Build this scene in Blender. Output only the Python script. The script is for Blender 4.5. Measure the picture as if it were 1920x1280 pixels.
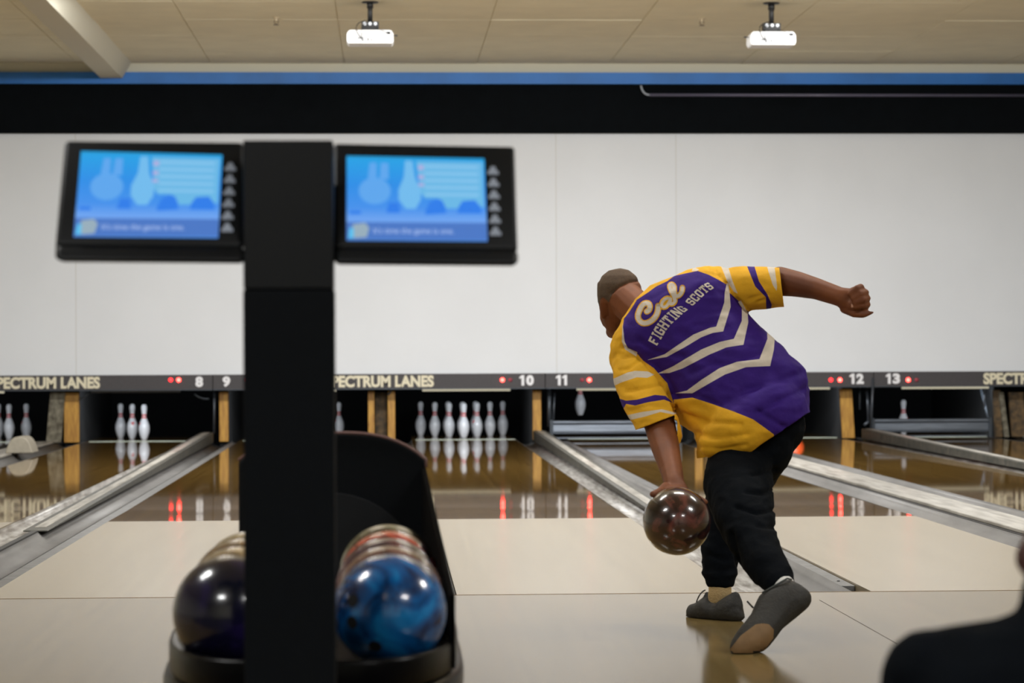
import bpy, bmesh, math, random
from mathutils import Vector, Matrix, noise
from mathutils.bvhtree import BVHTree
random.seed(7)
for o in list(bpy.data.objects): bpy.data.objects.remove(o)
SC = bpy.context.scene
COL = SC.collection
# ------------------------------------------------------------------ camera
FPX, CH = 4940.0, 0.95
AY, AP, AR = math.atan(236/FPX), 0.00296, 0.0040
fw = Vector((math.sin(AY)*math.cos(AP), math.cos(AY)*math.cos(AP), math.sin(AP))).normalized()
r0 = Vector((math.cos(AY), -math.sin(AY), 0)); u0 = r0.cross(fw).normalized()
rt = (r0*math.cos(AR)-u0*math.sin(AR)).normalized(); up = (u0*math.cos(AR)+r0*math.sin(AR)).normalized()
CAM = Vector((0, 0, CH))
cd = bpy.data.cameras.new('camera'); cam = bpy.data.objects.new('camera', cd); COL.objects.link(cam)
m = Matrix((rt, up, -fw)).transposed().to_4x4(); m.translation = CAM
cam.matrix_world = m
cd.sensor_width = 36; cd.lens = FPX*36/1920; cd.clip_start = 0.05; cd.clip_end = 200
cd.dof.use_dof = True; cd.dof.focus_distance = 10.8; cd.dof.aperture_fstop = 5.2
SC.camera = cam
SC.view_settings.view_transform = 'Standard'; SC.view_settings.look = 'None'
SC.view_settings.gamma = 1; SC.view_settings.use_curve_mapping = False
SC.view_settings.exposure = 0.0
SC.cycles.max_bounces = 6
w = bpy.data.worlds.new('world'); SC.world = w; w.use_nodes = True
w.node_tree.nodes['Background'].inputs[0].default_value = (0.02, 0.02, 0.022, 1)

def P(px, py, Y):
    """point seen at pixel (px,py) on the plane y=Y"""
    d = fw*FPX + rt*(px-960) + up*(640-py)
    return CAM + d*(Y/d.y)
def px_of(v):
    d = v-CAM; z = d.dot(fw)
    return 960+FPX*d.dot(rt)/z, 640-FPX*d.dot(up)/z

# ------------------------------------------------------------------ lights (unseen ceiling lamps, added; rows, tilt and power set to light wall and bowler)
def area(name, loc, size, power, col, rot=(0, 0, 0)):
    l = bpy.data.lights.new(name, 'AREA'); l.shape = 'RECTANGLE'; l.size, l.size_y = size
    l.energy = power; l.color = col
    o = bpy.data.objects.new(name, l); COL.objects.link(o); o.location = loc; o.rotation_euler = rot
    return o
WARM = (0.985, 0.99, 0.98)
FIX = []
for yy, xs_, pw, tilt in ((0.5, (-1.6, 3.2), 140, 0), (6.0, (-2.6, 4.4), 130, 0), (10.0, (-0.9, 1.4, 3.7), 150, 50), (14.0, (-1.2, 1.4, 4.0), 150, 45), (21.2, (-1.6, 1.4, 4.4), 215, 8)):
    for xx in xs_:
        FIX.append((xx, yy)); area('added_ceiling_lamp', (xx, yy, 3.80), (1.15, 0.5), pw, WARM, (math.radians(tilt), 0, 0))

# ------------------------------------------------------------------ helpers
def srgb(c):
    return tuple((x/255/12.92 if x/255 <= 0.04045 else ((x/255+0.055)/1.055)**2.4) for x in c)+(1,)
MATS = {}
def mat(name, col, rough=0.5, metal=0.0, emit=0.0, coat=0.0, noise_amt=0.0, noise_scale=20, bump=0.0, bump_scale=60, stretch=(1, 1, 1), col2=None, spec=0.5, lin=False):
    if name in MATS: return MATS[name]
    M = bpy.data.materials.new(name); M.use_nodes = True; nt = M.node_tree; b = nt.nodes['Principled BSDF']
    c = srgb(col)
    b.inputs['Base Color'].default_value = (0.002, 0.002, 0.002, 1) if name.startswith('pic_') else c; b.inputs['Roughness'].default_value = rough; b.inputs['Metallic'].default_value = metal
    b.inputs['Specular IOR Level'].default_value = spec
    if coat: b.inputs['Coat Weight'].default_value = coat; b.inputs['Coat Roughness'].default_value = 0.04
    if emit: b.inputs['Emission Color'].default_value = c; b.inputs['Emission Strength'].default_value = emit
    if noise_amt or bump or col2:
        tc = nt.nodes.new('ShaderNodeTexCoord'); mp = nt.nodes.new('ShaderNodeMapping'); mp.inputs['Scale'].default_value = stretch
        nt.links.new(tc.outputs['Object'], mp.inputs[0])
    if noise_amt or col2:
        n = nt.nodes.new('ShaderNodeTexNoise'); n.inputs['Scale'].default_value = noise_scale; n.inputs['Detail'].default_value = 5
        nt.links.new(mp.outputs[0], n.inputs[0])
        mx = nt.nodes.new('ShaderNodeMix'); mx.data_type = 'RGBA'
        cr = nt.nodes.new('ShaderNodeMapRange'); cr.inputs[1].default_value = 0.35; cr.inputs[2].default_value = 0.65
        nt.links.new(n.outputs[0], cr.inputs[0]); nt.links.new(cr.outputs[0], mx.inputs[0])
        c2 = srgb(col2) if col2 else tuple(x*(1-noise_amt) for x in c[:3])+(1,)
        mx.inputs[6].default_value = c; mx.inputs[7].default_value = c2
        nt.links.new(mx.outputs[2], b.inputs['Base Color'])
    if bump:
        n2 = nt.nodes.new('ShaderNodeTexNoise'); n2.inputs['Scale'].default_value = bump_scale; n2.inputs['Detail'].default_value = 4
        nt.links.new(mp.outputs[0], n2.inputs[0]); bp = nt.nodes.new('ShaderNodeBump'); bp.inputs['Strength'].default_value = bump
        bp.inputs['Distance'].default_value = 0.01
        nt.links.new(n2.outputs[0], bp.inputs['Height']); nt.links.new(bp.outputs[0], b.inputs['Normal'])
    MATS[name] = M
    return M

def wood(name, c1, c2, rough, board=0.027, spec=0.5, coat=0.0, bump=0.0, ylen=1.4):
    M = bpy.data.materials.new(name); M.use_nodes = True; nt = M.node_tree; b = nt.nodes['Principled BSDF']; N = nt.nodes.new; L = nt.links.new
    tc = N('ShaderNodeTexCoord'); sx = N('ShaderNodeSeparateXYZ'); L(tc.outputs['Object'], sx.inputs[0])
    dv = N('ShaderNodeMath'); dv.operation = 'DIVIDE'; dv.inputs[1].default_value = board; L(sx.outputs[0], dv.inputs[0])
    fl = N('ShaderNodeMath'); fl.operation = 'FLOOR'; L(dv.outputs[0], fl.inputs[0])
    w1 = N('ShaderNodeTexWhiteNoise'); w1.noise_dimensions = '1D'; L(fl.outputs[0], w1.inputs['W'])
    # board ends: shift y by a random amount per board
    ml = N('ShaderNodeMath'); ml.operation = 'MULTIPLY_ADD'; ml.inputs[1].default_value = 7.3; L(w1.outputs[0], ml.inputs[0])
    dy = N('ShaderNodeMath'); dy.operation = 'DIVIDE'; dy.inputs[1].default_value = ylen; L(sx.outputs[1], dy.inputs[0]); L(dy.outputs[0], ml.inputs[2])
    f2 = N('ShaderNodeMath'); f2.operation = 'FLOOR'; L(ml.outputs[0], f2.inputs[0])
    cb = N('ShaderNodeCombineXYZ'); L(fl.outputs[0], cb.inputs[0]); L(f2.outputs[0], cb.inputs[1])
    w2 = N('ShaderNodeTexWhiteNoise'); w2.noise_dimensions = '3D'; L(cb.outputs[0], w2.inputs['Vector'])
    mp = N('ShaderNodeMapping'); mp.inputs['Scale'].default_value = (60, 2.0, 1); L(tc.outputs['Object'], mp.inputs[0])
    ns = N('ShaderNodeTexNoise'); ns.inputs['Scale'].default_value = 1.0; ns.inputs['Detail'].default_value = 6; L(mp.outputs[0], ns.inputs[0])
    ad = N('ShaderNodeMath'); ad.operation = 'MULTIPLY_ADD'; ad.inputs[1].default_value = 0.55; L(ns.outputs[0], ad.inputs[0])
    m2 = N('ShaderNodeMath'); m2.operation = 'MULTIPLY'; m2.inputs[1].default_value = 0.5; L(w2.outputs[0], m2.inputs[0]); L(m2.outputs[0], ad.inputs[2])
    mx = N('ShaderNodeMix'); mx.data_type = 'RGBA'; L(ad.outputs[0], mx.inputs[0]); mx.inputs[6].default_value = srgb(c1); mx.inputs[7].default_value = srgb(c2)
    fr = N('ShaderNodeMath'); fr.operation = 'FRACT'; L(dv.outputs[0], fr.inputs[0])
    lt = N('ShaderNodeMath'); lt.operation = 'LESS_THAN'; lt.inputs[1].default_value = 0.035; L(fr.outputs[0], lt.inputs[0])
    m3 = N('ShaderNodeMath'); m3.operation = 'MULTIPLY'; m3.inputs[1].default_value = 0.25; L(lt.outputs[0], m3.inputs[0])
    mx2 = N('ShaderNodeMix'); mx2.data_type = 'RGBA'; L(m3.outputs[0], mx2.inputs[0]); L(mx.outputs[2], mx2.inputs[6]); mx2.inputs[7].default_value = (0.08, 0.05, 0.03, 1)
    L(mx2.outputs[2], b.inputs['Base Color']); b.inputs['Roughness'].default_value = rough; b.inputs['Specular IOR Level'].default_value = spec
    if bump:
        mb = N('ShaderNodeMapping'); mb.inputs['Scale'].default_value = (1.2, 3.0, 1); L(tc.outputs['Object'], mb.inputs[0])
        nb = N('ShaderNodeTexNoise'); nb.inputs['Scale'].default_value = 1.0; nb.inputs['Detail'].default_value = 2; L(mb.outputs[0], nb.inputs[0])
        bp = N('ShaderNodeBump'); bp.inputs['Strength'].default_value = 1; bp.inputs['Distance'].default_value = bump
        L(nb.outputs[0], bp.inputs['Height']); L(bp.outputs[0], b.inputs['Normal'])
    MATS[name] = M
    return M

def link(name, me, parent=None, smooth=False):
    o = bpy.data.objects.new(name, me); COL.objects.link(o)
    if parent:
        o.parent = parent
        o.matrix_parent_inverse = Matrix.Translation(-parent.location) if parent.type == 'EMPTY' and parent.rotation_euler.z == 0 else Matrix.Identity(4)
    if smooth:
        for p in me.polygons: p.use_smooth = True
    return o
def mesh(name, V, F, ms, parent=None, smooth=False, mi=None):
    me = bpy.data.meshes.new(name); me.from_pydata([tuple(v) for v in V], [], F)
    for x in (ms if isinstance(ms, (list, tuple)) else [ms]): me.materials.append(x)
    if mi:
        for p, k in zip(me.polygons, mi): p.material_index = k
    return link(name, me, parent, smooth)
def tag(o, label=None, cat=None, group=None, kind=None):
    if label: o['label'] = label
    if cat: o['category'] = cat
    if group: o['group'] = group
    if kind: o['kind'] = kind
    return o
def empty(name, loc, label=None, cat=None, group=None):
    o = bpy.data.objects.new(name, None); COL.objects.link(o); o.location = loc; o.empty_display_size = 0.1
    return tag(o, label, cat, group)

class MB:
    """collects shapes into one mesh"""
    def __init__(s): s.b = bmesh.new()
    def box(s, x0, x1, y0, y1, z0, z1, mi=0, M=None):
        vs = [s.b.verts.new((x, y, z)) for x in (x0, x1) for y in (y0, y1) for z in (z0, z1)]
        for q in ((0, 1, 3, 2), (4, 6, 7, 5), (0, 4, 5, 1), (2, 3, 7, 6), (0, 2, 6, 4), (1, 5, 7, 3)):
            s.b.faces.new([vs[i] for i in q]).material_index = mi
        if M:
            for v in vs: v.co = M @ v.co
        return s
    def prism(s, pts, axis, a, c, mi=0):
        """polygon pts (2 coords) extruded along axis from a to c"""
        def mk(p, t):
            return {'x': (t, p[0], p[1]), 'y': (p[0], t, p[1]), 'z': (p[0], p[1], t)}[axis]
        A = [s.b.verts.new(mk(p, a)) for p in pts]; B = [s.b.verts.new(mk(p, c)) for p in pts]
        n = len(pts); s.b.faces.new(A).material_index = mi; s.b.faces.new(B[::-1]).material_index = mi
        for i in range(n): s.b.faces.new((A[i], B[i], B[(i+1) % n], A[(i+1) % n])).material_index = mi
        return s
    def tube(s, pts, r, seg=10, mi=0, caps=True):
        pts = [Vector(p) for p in pts]; rings = []
        rr = r if isinstance(r, (list, tuple)) else [r]*len(pts)
        for i, p in enumerate(pts):
            t = (pts[min(i+1, len(pts)-1)]-pts[max(i-1, 0)]).normalized()
            a = t.cross(Vector((0, 0, 1)) if abs(t.z) < 0.9 else Vector((1, 0, 0))).normalized(); b = t.cross(a)
            rings.append([s.b.verts.new(p+(a*math.cos(2*math.pi*k/seg)+b*math.sin(2*math.pi*k/seg))*rr[i]) for k in range(seg)])
        for A, B in zip(rings, rings[1:]):
            for k in range(seg): s.b.faces.new((A[k], A[(k+1) % seg], B[(k+1) % seg], B[k])).material_index = mi
        if caps: s.b.faces.new(rings[0][::-1]).material_index = mi; s.b.faces.new(rings[-1]).material_index = mi
        return s
    def lathe(s, prof, c=(0, 0, 0), seg=28, mif=None):
        rings = []
        for r, z in prof:
            if r < 1e-5: rings.append([s.b.verts.new((c[0], c[1], c[2]+z))])
            else: rings.append([s.b.verts.new((c[0]+r*math.cos(2*math.pi*k/seg), c[1]+r*math.sin(2*math.pi*k/seg), c[2]+z)) for k in range(seg)])
        for i, (A, B) in enumerate(zip(rings, rings[1:])):
            for k in range(seg):
                q = [A[k % len(A)], A[(k+1) % len(A)], B[(k+1) % len(B)], B[k % len(B)]]
                u = []
                for v in q:
                    if v not in u: u.append(v)
                if len(u) > 2:
                    f = s.b.faces.new(u)
                    if mif: f.material_index = mif(i, k)
        return s
    def build(s, name, ms, parent=None, smooth=False, bevel=0.0, loc=None):
        bmesh.ops.recalc_face_normals(s.b, faces=s.b.faces)
        me = bpy.data.meshes.new(name); s.b.to_mesh(me); s.b.free()
        for x in (ms if isinstance(ms, (list, tuple)) else [ms]): me.materials.append(x)
        o = link(name, me, parent, smooth)
        if bevel:
            bv = o.modifiers.new('bevel', 'BEVEL'); bv.width = bevel; bv.segments = 3; bv.limit_method = 'ANGLE'
            for p in me.polygons: p.use_smooth = True
            wn = o.modifiers.new('wn', 'WEIGHTED_NORMAL')
        return o
def setting(o, kind='structure'):
    o['kind'] = kind; return o
def origin(o, loc):
    """move the origin of a mesh object whose data is in world coordinates"""
    loc = Vector(loc); o.data.transform(Matrix.Translation(-loc)); o.location = loc; return o

# ------------------------------------------------------------------ text
def text_mesh(s, size, offset, depth=0.0, sx=1.0):
    c = bpy.data.curves.new('t', 'FONT'); c.body = s; c.size = size; c.offset = offset; c.align_x = 'CENTER'; c.align_y = 'CENTER'; c.extrude = depth
    c.resolution_u = 5
    o = bpy.data.objects.new('t', c); COL.objects.link(o)
    bpy.context.view_layer.update()
    me = bpy.data.meshes.new_from_object(o.evaluated_get(bpy.context.evaluated_depsgraph_get()))
    bpy.data.objects.remove(o); me.transform(Matrix.Diagonal((sx, 1, 1, 1)))
    return me
def text_obj(name, s, c, w, h, material, parent, offset=0.0, M=None, depth=0.004):
    """text facing -y, fitted to width w and height h around c"""
    me = text_mesh(s, 1.0, offset, 0.02)
    xs = [v.co.x for v in me.vertices]; ys = [v.co.y for v in me.vertices]
    sx, sy = w/(max(xs)-min(xs)), h/(max(ys)-min(ys)); mx, my = (max(xs)+min(xs))/2, (max(ys)+min(ys))/2
    for v in me.vertices:
        p = Vector(((v.co.x-mx)*sx, -v.co.z/0.02*depth/2, (v.co.y-my)*sy))
        v.co = (M @ p) if M else p+Vector(c)
    me.materials.append(material)
    return link(name, me, parent)

# ------------------------------------------------------------------ materials
M_white = mat('masking_white', (222, 225, 230), 0.6, noise_amt=0.03, noise_scale=1.5)
M_ceil = mat('ceiling_tile', (244, 236, 208), 0.9, noise_amt=0.06, noise_scale=3, bump=0.3, bump_scale=150)
M_cream = mat('cream_paint', (214, 210, 192), 0.7)
M_black = mat('fascia_black', (9, 13, 17), 0.9, noise_amt=0.2, noise_scale=8, spec=.1)
M_blue = mat('blue_paint', (40, 120, 205), 0.5, noise_amt=0.25, noise_scale=2.0)
M_sign = mat('sign_board', (66, 63, 66), 0.6, noise_amt=0.2, noise_scale=60)
M_letter = mat('sign_letter_cream', (222, 214, 188), 0.5)
M_number = mat('sign_number_white', (232, 232, 236), 0.5)
M_redon = mat('indicator_lit', (255, 46, 40), 0.4, emit=26)
M_redmid = mat('indicator_dim', (255, 36, 40), 0.4, emit=5)
M_redoff = mat('indicator_unlit', (150, 60, 75), 0.4)
M_pit = mat('pit_black', (13, 16, 20), 0.9, noise_amt=0.3, noise_scale=5)
M_post = mat('post_black', (5, 9, 14), 0.7, noise_amt=0.2, noise_scale=50, spec=.15)
M_hous = mat('housing_black', (5, 8, 12), 0.5, spec=.3)
M_gloss = mat('gloss_black', (5, 5, 7), 0.3, spec=.12)
M_gut = mat('gutter_grey', (108, 106, 104), 0.5, noise_amt=0.25, noise_scale=3, stretch=(3, .5, 1), spec=0.2)
M_gutl = mat('gutter_light', (150, 147, 142), 0.4, col2=(96, 90, 84), noise_scale=4, stretch=(8, .8, 1), spec=0.3)
M_ledge = mat('ledge_grey', (98, 97, 96), 0.5, noise_amt=0.4, noise_scale=10)
M_dark = mat('dark_line', (28, 26, 24), 0.6)
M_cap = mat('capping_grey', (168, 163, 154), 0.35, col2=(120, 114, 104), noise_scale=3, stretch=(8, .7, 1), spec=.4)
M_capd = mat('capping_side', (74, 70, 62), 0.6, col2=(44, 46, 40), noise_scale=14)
M_yel = mat('kickback_edge_wood', (196, 148, 62), 0.5, col2=(160, 112, 44), noise_scale=12, stretch=(4, 4, .6))
M_brn = mat('kickback_board', (112, 88, 56), 0.7, col2=(58, 48, 36), noise_scale=16)
M_gry = mat('kickback_worn', (128, 122, 106), 0.7, col2=(66, 60, 46), noise_scale=14)
M_steel = mat('rake_steel', (124, 132, 144), 0.38, metal=0.7, noise_amt=0.3, noise_scale=8, stretch=(.4, 4, 4))
M_dsteel = mat('machine_steel', (70, 76, 84), 0.4, metal=0.5)
M_tube = mat('pin_lamp_tube', (232, 226, 200), 0.5, emit=0.5)
M_tubed = mat('pin_lamp_dull', (110, 112, 116), 0.5)
M_pin = mat('pin_white', (232, 233, 238), 0.25, coat=0.3)
M_red = mat('pin_red', (214, 42, 44), 0.35)
M_proj = mat('projector_white', (236, 236, 236), 0.4, emit=0.0)
M_blk = mat('plastic_black', (22, 22, 23), 0.5)
M_bolt = mat('bolt_white', (222, 226, 232), 0.4)
W_app = wood('approach_maple', (134, 114, 74), (114, 94, 54), 0.13, board=0.027, spec=0.6)
W_head = wood('lane_head_maple', (156, 142, 116), (142, 127, 100), 0.2, spec=0.9)
W_bed = wood('lane_bed_pine', (122, 94, 48), (94, 70, 32), 0.035, spec=0.6)
M_tail = mat('tail_plank_pale', (176, 184, 170), 0.4)

# ------------------------------------------------------------------ the room
XL, XR = -7.2, 12.2
SPLICE, FOUL, LEND, MASKY, ZB = 14.77, 10.2, 29.45, 27.4, -0.0066
setting(MB().box(XL, XR, 4.3, FOUL, -0.35, 0).build('floor', W_app))
setting(MB().box(XL, XR, -3, 4.3, -0.45, -0.30).build('floor_lower', mat('concourse_carpet', (48, 46, 52), 0.95, noise_amt=0.4, noise_scale=80)))
setting(MB().box(XL, XR, FOUL, 31, -0.45, -0.2).build('floor_under_lanes', M_dark))
CEIL = 3.92
# ceiling tiles: one mesh, tile joints in relief
b = MB(); TX, TY = 1.376, 1.225
x = -7.2
b.box(XL, XR, -3, 27.5, CEIL+0.012, CEIL+0.1)
nx = 0
xs0 = [(-0.423+k*TX) for k in range(-6, 11)]
ys0 = [27.4-k*TY for k in range(0, 26)]
for i in range(len(xs0)-1):
    for j in range(len(ys0)-1):
        xa, xb = max(xs0[i], XL), min(xs0[i+1], XR)
        if xb-xa < 0.05: continue
        dz = random.uniform(-0.002, 0.002); ya, yb = ys0[j+1], ys0[j]
        b.box(xa+0.004, xb-0.004, ya+0.006, yb-0.006, CEIL+dz, CEIL+0.014)
setting(b.build('ceiling', M_ceil))
setting(MB().box(XL, XR, MASKY, MASKY+0.12, 0.70, 3.195).build('wall_back', M_white))
b = MB()
for px_ in (142, 1043, 1268):
    q = P(px_, 480, MASKY); b.box(q.x-0.003, q.x+0.003, MASKY-0.0015, MASKY+0.002, 0.70, 3.19)
setting(b.build('trim_4', mat('seam_grey', (196, 194, 190), 0.6)))
setting(MB().box(XL, XR, MASKY-0.06, MASKY+0.12, 3.195, 3.70).build('trim_1', M_black))
setting(MB().box(XL, XR, MASKY-0.10, MASKY+0.12, 3.70, 3.822).box(XL, XR, MASKY-0.13, MASKY-.10, 3.70, 3.712).build('trim_2', M_blue))
setting(MB().box(XL, XR, MASKY-0.04, MASKY+0.12, 3.822, 4.0).build('trim_3', M_cream))
setting(MB().box(XL-.15, XL, -3, 31, -0.4, 4.05).build('wall_left', M_cream))
setting(MB().box(XR, XR+.15, -3, 31, -0.4, 4.05).build('wall_right', M_cream))
setting(MB().box(XL, XR, -3.15, -3, -0.4, 4.05).build('wall_front', M_cream))
setting(MB().box(XL, XR, 30.9, 31, -0.4, 1.2).box(XL, XR, MASKY+.13, 31, 1.2, 1.25).build('wall_pit', M_pit))
# ceiling beam running down the room
xa, xb, zb = -2.925, -2.70, 3.755
setting(MB().prism([(xa, zb), (xb, zb), (-2.60, CEIL+0.02), (-2.99, CEIL+0.02)], 'y', -2.9, 27.27).build('trim_beam', M_cream, bevel=0.006))
for (x_, y_) in FIX:  # unseen fixtures added at the positions of the placed lamps
    f = empty('added_ceiling_light', (x_, y_, 3.86), 'added rectangular ceiling light above the lanes, out of view', 'ceiling light', 'added ceiling lights out of view')
    MB().box(x_-.62, x_+.62, y_-.32, y_-.29, 3.86, 3.92).box(x_-.62, x_+.62, y_+.29, y_+.32, 3.86, 3.92).box(x_-.62, x_-.59, y_-.29, y_+.29, 3.86, 3.92).box(x_+.59, x_+.62, y_-.29, y_+.29, 3.86, 3.92).build('frame', M_bolt, f)
    MB().box(x_-.59, x_+.59, y_-.29, y_+.29, 3.885, 3.90).build('diffuser', mat('diffuser', (255, 240, 215), 0.5, emit=1.5), f)
# sprinklers
for (sx_, sy_, nm) in ((518, 45, 'left'), (1316, 48, 'right')):
    q = P(sx_, sy_, 23.6); q.z = CEIL
    lb = {'left': 'small sprinkler head on the ceiling left of the first projector', 'right': 'small sprinkler head on the ceiling just left of the second projector'}[nm]
    s_ = empty('sprinkler_head', q, lb, 'sprinkler')
    br = mat('brass_dark', (92, 74, 48), 0.5)
    MB().lathe([(0, 0.005), (.03, 0.0), (.03, -.006), (.010, -.010), (.010, -.03), (0, -.03)], q, 14).build('base', mat('sprinkler_plate', (196, 180, 150), .5), s_)
    MB().tube([q+Vector((-.012, 0, -.02)), q+Vector((-.02, 0, -.04)), q+Vector((0, 0, -.062))], .004, 6).tube([q+Vector((.012, 0, -.02)), q+Vector((.02, 0, -.04)), q+Vector((0, 0, -.062))], .004, 6).lathe([(0, -.060), (.026, -.062), (.026, -.066), (0, -.066)], q, 14).build('deflector', br, s_)
# pipe on the black fascia
def bez(p0, p1, p2, n=8):
    return [p0*(1-t)**2+p1*2*t*(1-t)+p2*t*t for t in [k/n for k in range(n+1)]]
q0, q1, q2 = P(1202, 160, 27.25), P(1204, 177, 27.25), P(1218, 178, 27.25)
ns = empty('neon_tube', q2, 'long pale unlit tube running along the black band above the white wall', 'tube')
MB().tube([q2, P(1930, 179, 27.28)], 0.016, 10).build('tube', mat('tube_glass', (92, 90, 110), 0.3), ns, True)
MB().tube(bez(q0, q1, q2), 0.010, 8).build('hook', mat('hook_pale', (170, 178, 190), .4), ns, True)

# ------------------------------------------------------------------ lanes
PITCH = 3.44
def lane_c(n): return (-0.985 if n % 2 else 0.8365)+PITCH*((n-9)//2)
LW = 0.527; LL = 0.567
LN = {7: 'at the far left edge, with the grey hood beside it', 8: 'on the left that ends at the three remaining pins', 9: 'mostly hidden behind the black console post', 10: 'that ends at the full rack of pins',
      11: 'behind the bowler, with a pin lifted over its rake', 12: 'just right of the bowler with the orange ball at its end', 13: 'at the right with one pin standing behind its rake', 6: 'off the left edge', 14: 'off the right edge'}
SH = {7: 'the leftmost lane in the photo', 8: 'the lane with three pins', 9: 'the lane hidden by the console post', 10: 'the lane with the full rack', 11: 'the lane with the lifted pin', 12: 'the lane just right of the bowler', 13: 'the lane with the single pin behind a rake', 14: 'the rightmost lane off the photo'}
def lane_top(name, x0, x1, y0, y1, prof, m_, parent, label=None):
    """prof(y)->z ; a bed with a finely sampled top"""
    ys = [y0+(y1-y0)*k/60 for k in range(61)]
    V, F = [], []
    for y in ys:
        z = prof(y); V += [(x0, y, z), (x1, y, z), (x0, y, -0.12), (x1, y, -0.12), (x0, y, z), (x1, y, z)]
    for k in range(60):
        a, c = 6*k, 6*k+6
        F += [(a, a+1, c+1, c), (a+2, c+2, c+3, a+3), (a+4, c+4, c+2, a+2), (a+5, a+3, c+3, c+5)]
    F += [(4, 2, 3, 5), (364, 365, 363, 362)]
    o = mesh(name, V, F, m_, parent)
    for i, p in enumerate(o.data.polygons): p.use_smooth = (i < 240 and i % 4 == 0)
    if label: o['label'] = label
    return o
def prof_bed(y):
    if y < 15.85: return -(y-SPLICE)*0.0062
    return ZB if y > 15.95 else -(15.85-SPLICE)*0.0062
for n in range(7, 14):
    c = lane_c(n)
    L = empty('bowling_lane', (c, FOUL, 0), 'glossy wooden bowling lane '+LN[n], 'bowling lane')
    lane_top('lane_head', c-LL, c+LW, FOUL+.006, SPLICE, lambda y: 0.0, W_head, L, 'pale maple front section')
    lane_top('lane_bed', c-LL, c+LW, SPLICE, LEND, prof_bed, W_bed, L, 'dark mirror-like far section')
    MB().box(c-LW, c+LW, 27.9, 28.05, ZB+.0005, ZB+.003).build('tail_strip', M_tail, L)
    # pin lamp under the sign
    on = n not in (8, 12)
    lx0, lx1 = c-.46, c+.46
    if n == 12: lx0, lx1 = c-.46, P(1556, 731, 27.55).x
    T = empty('pin_lamp', (c, 27.56, .52), 'pale tube lamp under the sign above '+SH[n], 'lamp')
    MB().box(lx0, lx1, 27.55, 27.60, .515, .538).build('tube', M_tube if n != 8 else M_tubed, T)
    MB().box(lx0-.02, lx1+.02, 27.56, 27.66, .538, .60).build('housing', M_dsteel, T)
    if 7 <= n <= 13:
        area('pin_lamp_light', (c, 27.62, 0.50), (0.9, 0.06), 7.0, (0.86, 0.93, 1.0), (math.radians(66), 0, 0))
def gutter(x0, x1, m_, label):
    V, F = [], []; n = 10; dep = 0.055
    ys = (FOUL+.006, 27.9)
    for y in ys:
        for k in range(n+1):
            t = k/n; V.append((x0+(x1-x0)*t, y, -.004-dep*math.sin(math.pi*t)**0.6))
        for k in range(n, -1, -1):
            t = k/n; V.append((x0+(x1-x0)*t, y, -.012-dep*math.sin(math.pi*t)**0.6-0.03))
    N_ = 2*(n+1)
    for k in range(N_): F.append((k, (k+1) % N_, N_+(k+1) % N_, N_+k))
    F += [tuple(range(N_))[::-1], tuple(range(N_, 2*N_))]
    o = mesh('gutter', V, F, m_)
    for i, p in enumerate(o.data.polygons): p.use_smooth = i < n
    return tag(origin(o, (x0, FOUL, -.05)), label, 'gutter')
side = lambda n: f'lane {n}'
for n in (8, 10, 12):          # narrow division right of even lanes
    e = lane_c(n)+LW; f = lane_c(n+1)-LL
    gutter(e+.003, e+.205, M_gutl, 'pale worn gutter along the right edge of '+SH[n])
    gutter(e+.238, f-.068, M_gut, 'grey gutter along the left edge of '+SH[n+1])
    D = empty('lane_divider', (e+.22, FOUL, 0), 'narrow divider strip right of '+SH[n], 'divider')
    MB().box(e+.205, e+.238, FOUL+.6, 27.4, -.07, .004).build('divider_strip', M_dark, D)
    LE = empty('lane_ledge_strip', (f-.036, FOUL+.35, -.1), 'dark metal ledge on the left of '+SH[n+1], 'ledge strip')
    MB().box(f-.068, f-.004, FOUL+.35, 27.4, -.10, -.008).build('lane_ledge', M_ledge, LE, bevel=.002)
    MB().lathe([(0, .001), (.006, .001), (.006, -.003), (0, -.003)], (f-.036, FOUL+.55, -.006), 10).build('screw', M_dark, LE)
    # raised worn capping near the pins
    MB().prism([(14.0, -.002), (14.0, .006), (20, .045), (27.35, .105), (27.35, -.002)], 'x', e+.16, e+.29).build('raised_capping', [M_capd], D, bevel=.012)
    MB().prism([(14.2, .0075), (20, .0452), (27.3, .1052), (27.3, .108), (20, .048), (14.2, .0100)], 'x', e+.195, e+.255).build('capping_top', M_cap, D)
for n in (7, 9, 11, 13):          # wide division with ball track capping
    e = lane_c(n)+LW; f = lane_c(n+1)-LL
    gutter(e+.003, e+.23, M_gut, 'grey gutter along the right edge of '+SH[n])
    if n < 13: gutter(f-.23, f-.003, M_gut, 'grey gutter along the left edge of '+SH[n+1])
    D = empty('ball_track_capping', ((e+f)/2, FOUL, 0), 'wide pale track capping right of '+SH[n], 'divider')
    MB().box(e+.232, f-.232, FOUL+.006, 27.4, -.12, .0).build('track_side', M_dark, D)
    MB().box(e+.245, f-.245, FOUL+.05, 18.9, .0, .022).box(e+.245, f-.245, 18.93, 27.35, .0, .022).build('cap', M_cap, D, bevel=.006)
# grey hood on the far left capping
hc = P(41, 847, 24.4)
V, F = [], []
hood_prof = []
for k in range(17):
    t = k/16; hood_prof.append((-.125+.25*t, .02+.15*(1-abs(2*t-1)**3.2)))
H = MB(); H.prism([(hc.x+a, z) for a, z in hood_prof], 'y', 24.2, 24.62)
hd = H.build('track_hood', mat('hood_grey', (150, 143, 128), .6, noise_amt=.15, noise_scale=20), bevel=.01)
tag(origin(hd, (hc.x, 24.4, .02)), 'rounded grey hood standing on the capping between lane 7 and lane 8', 'hood')

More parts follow.
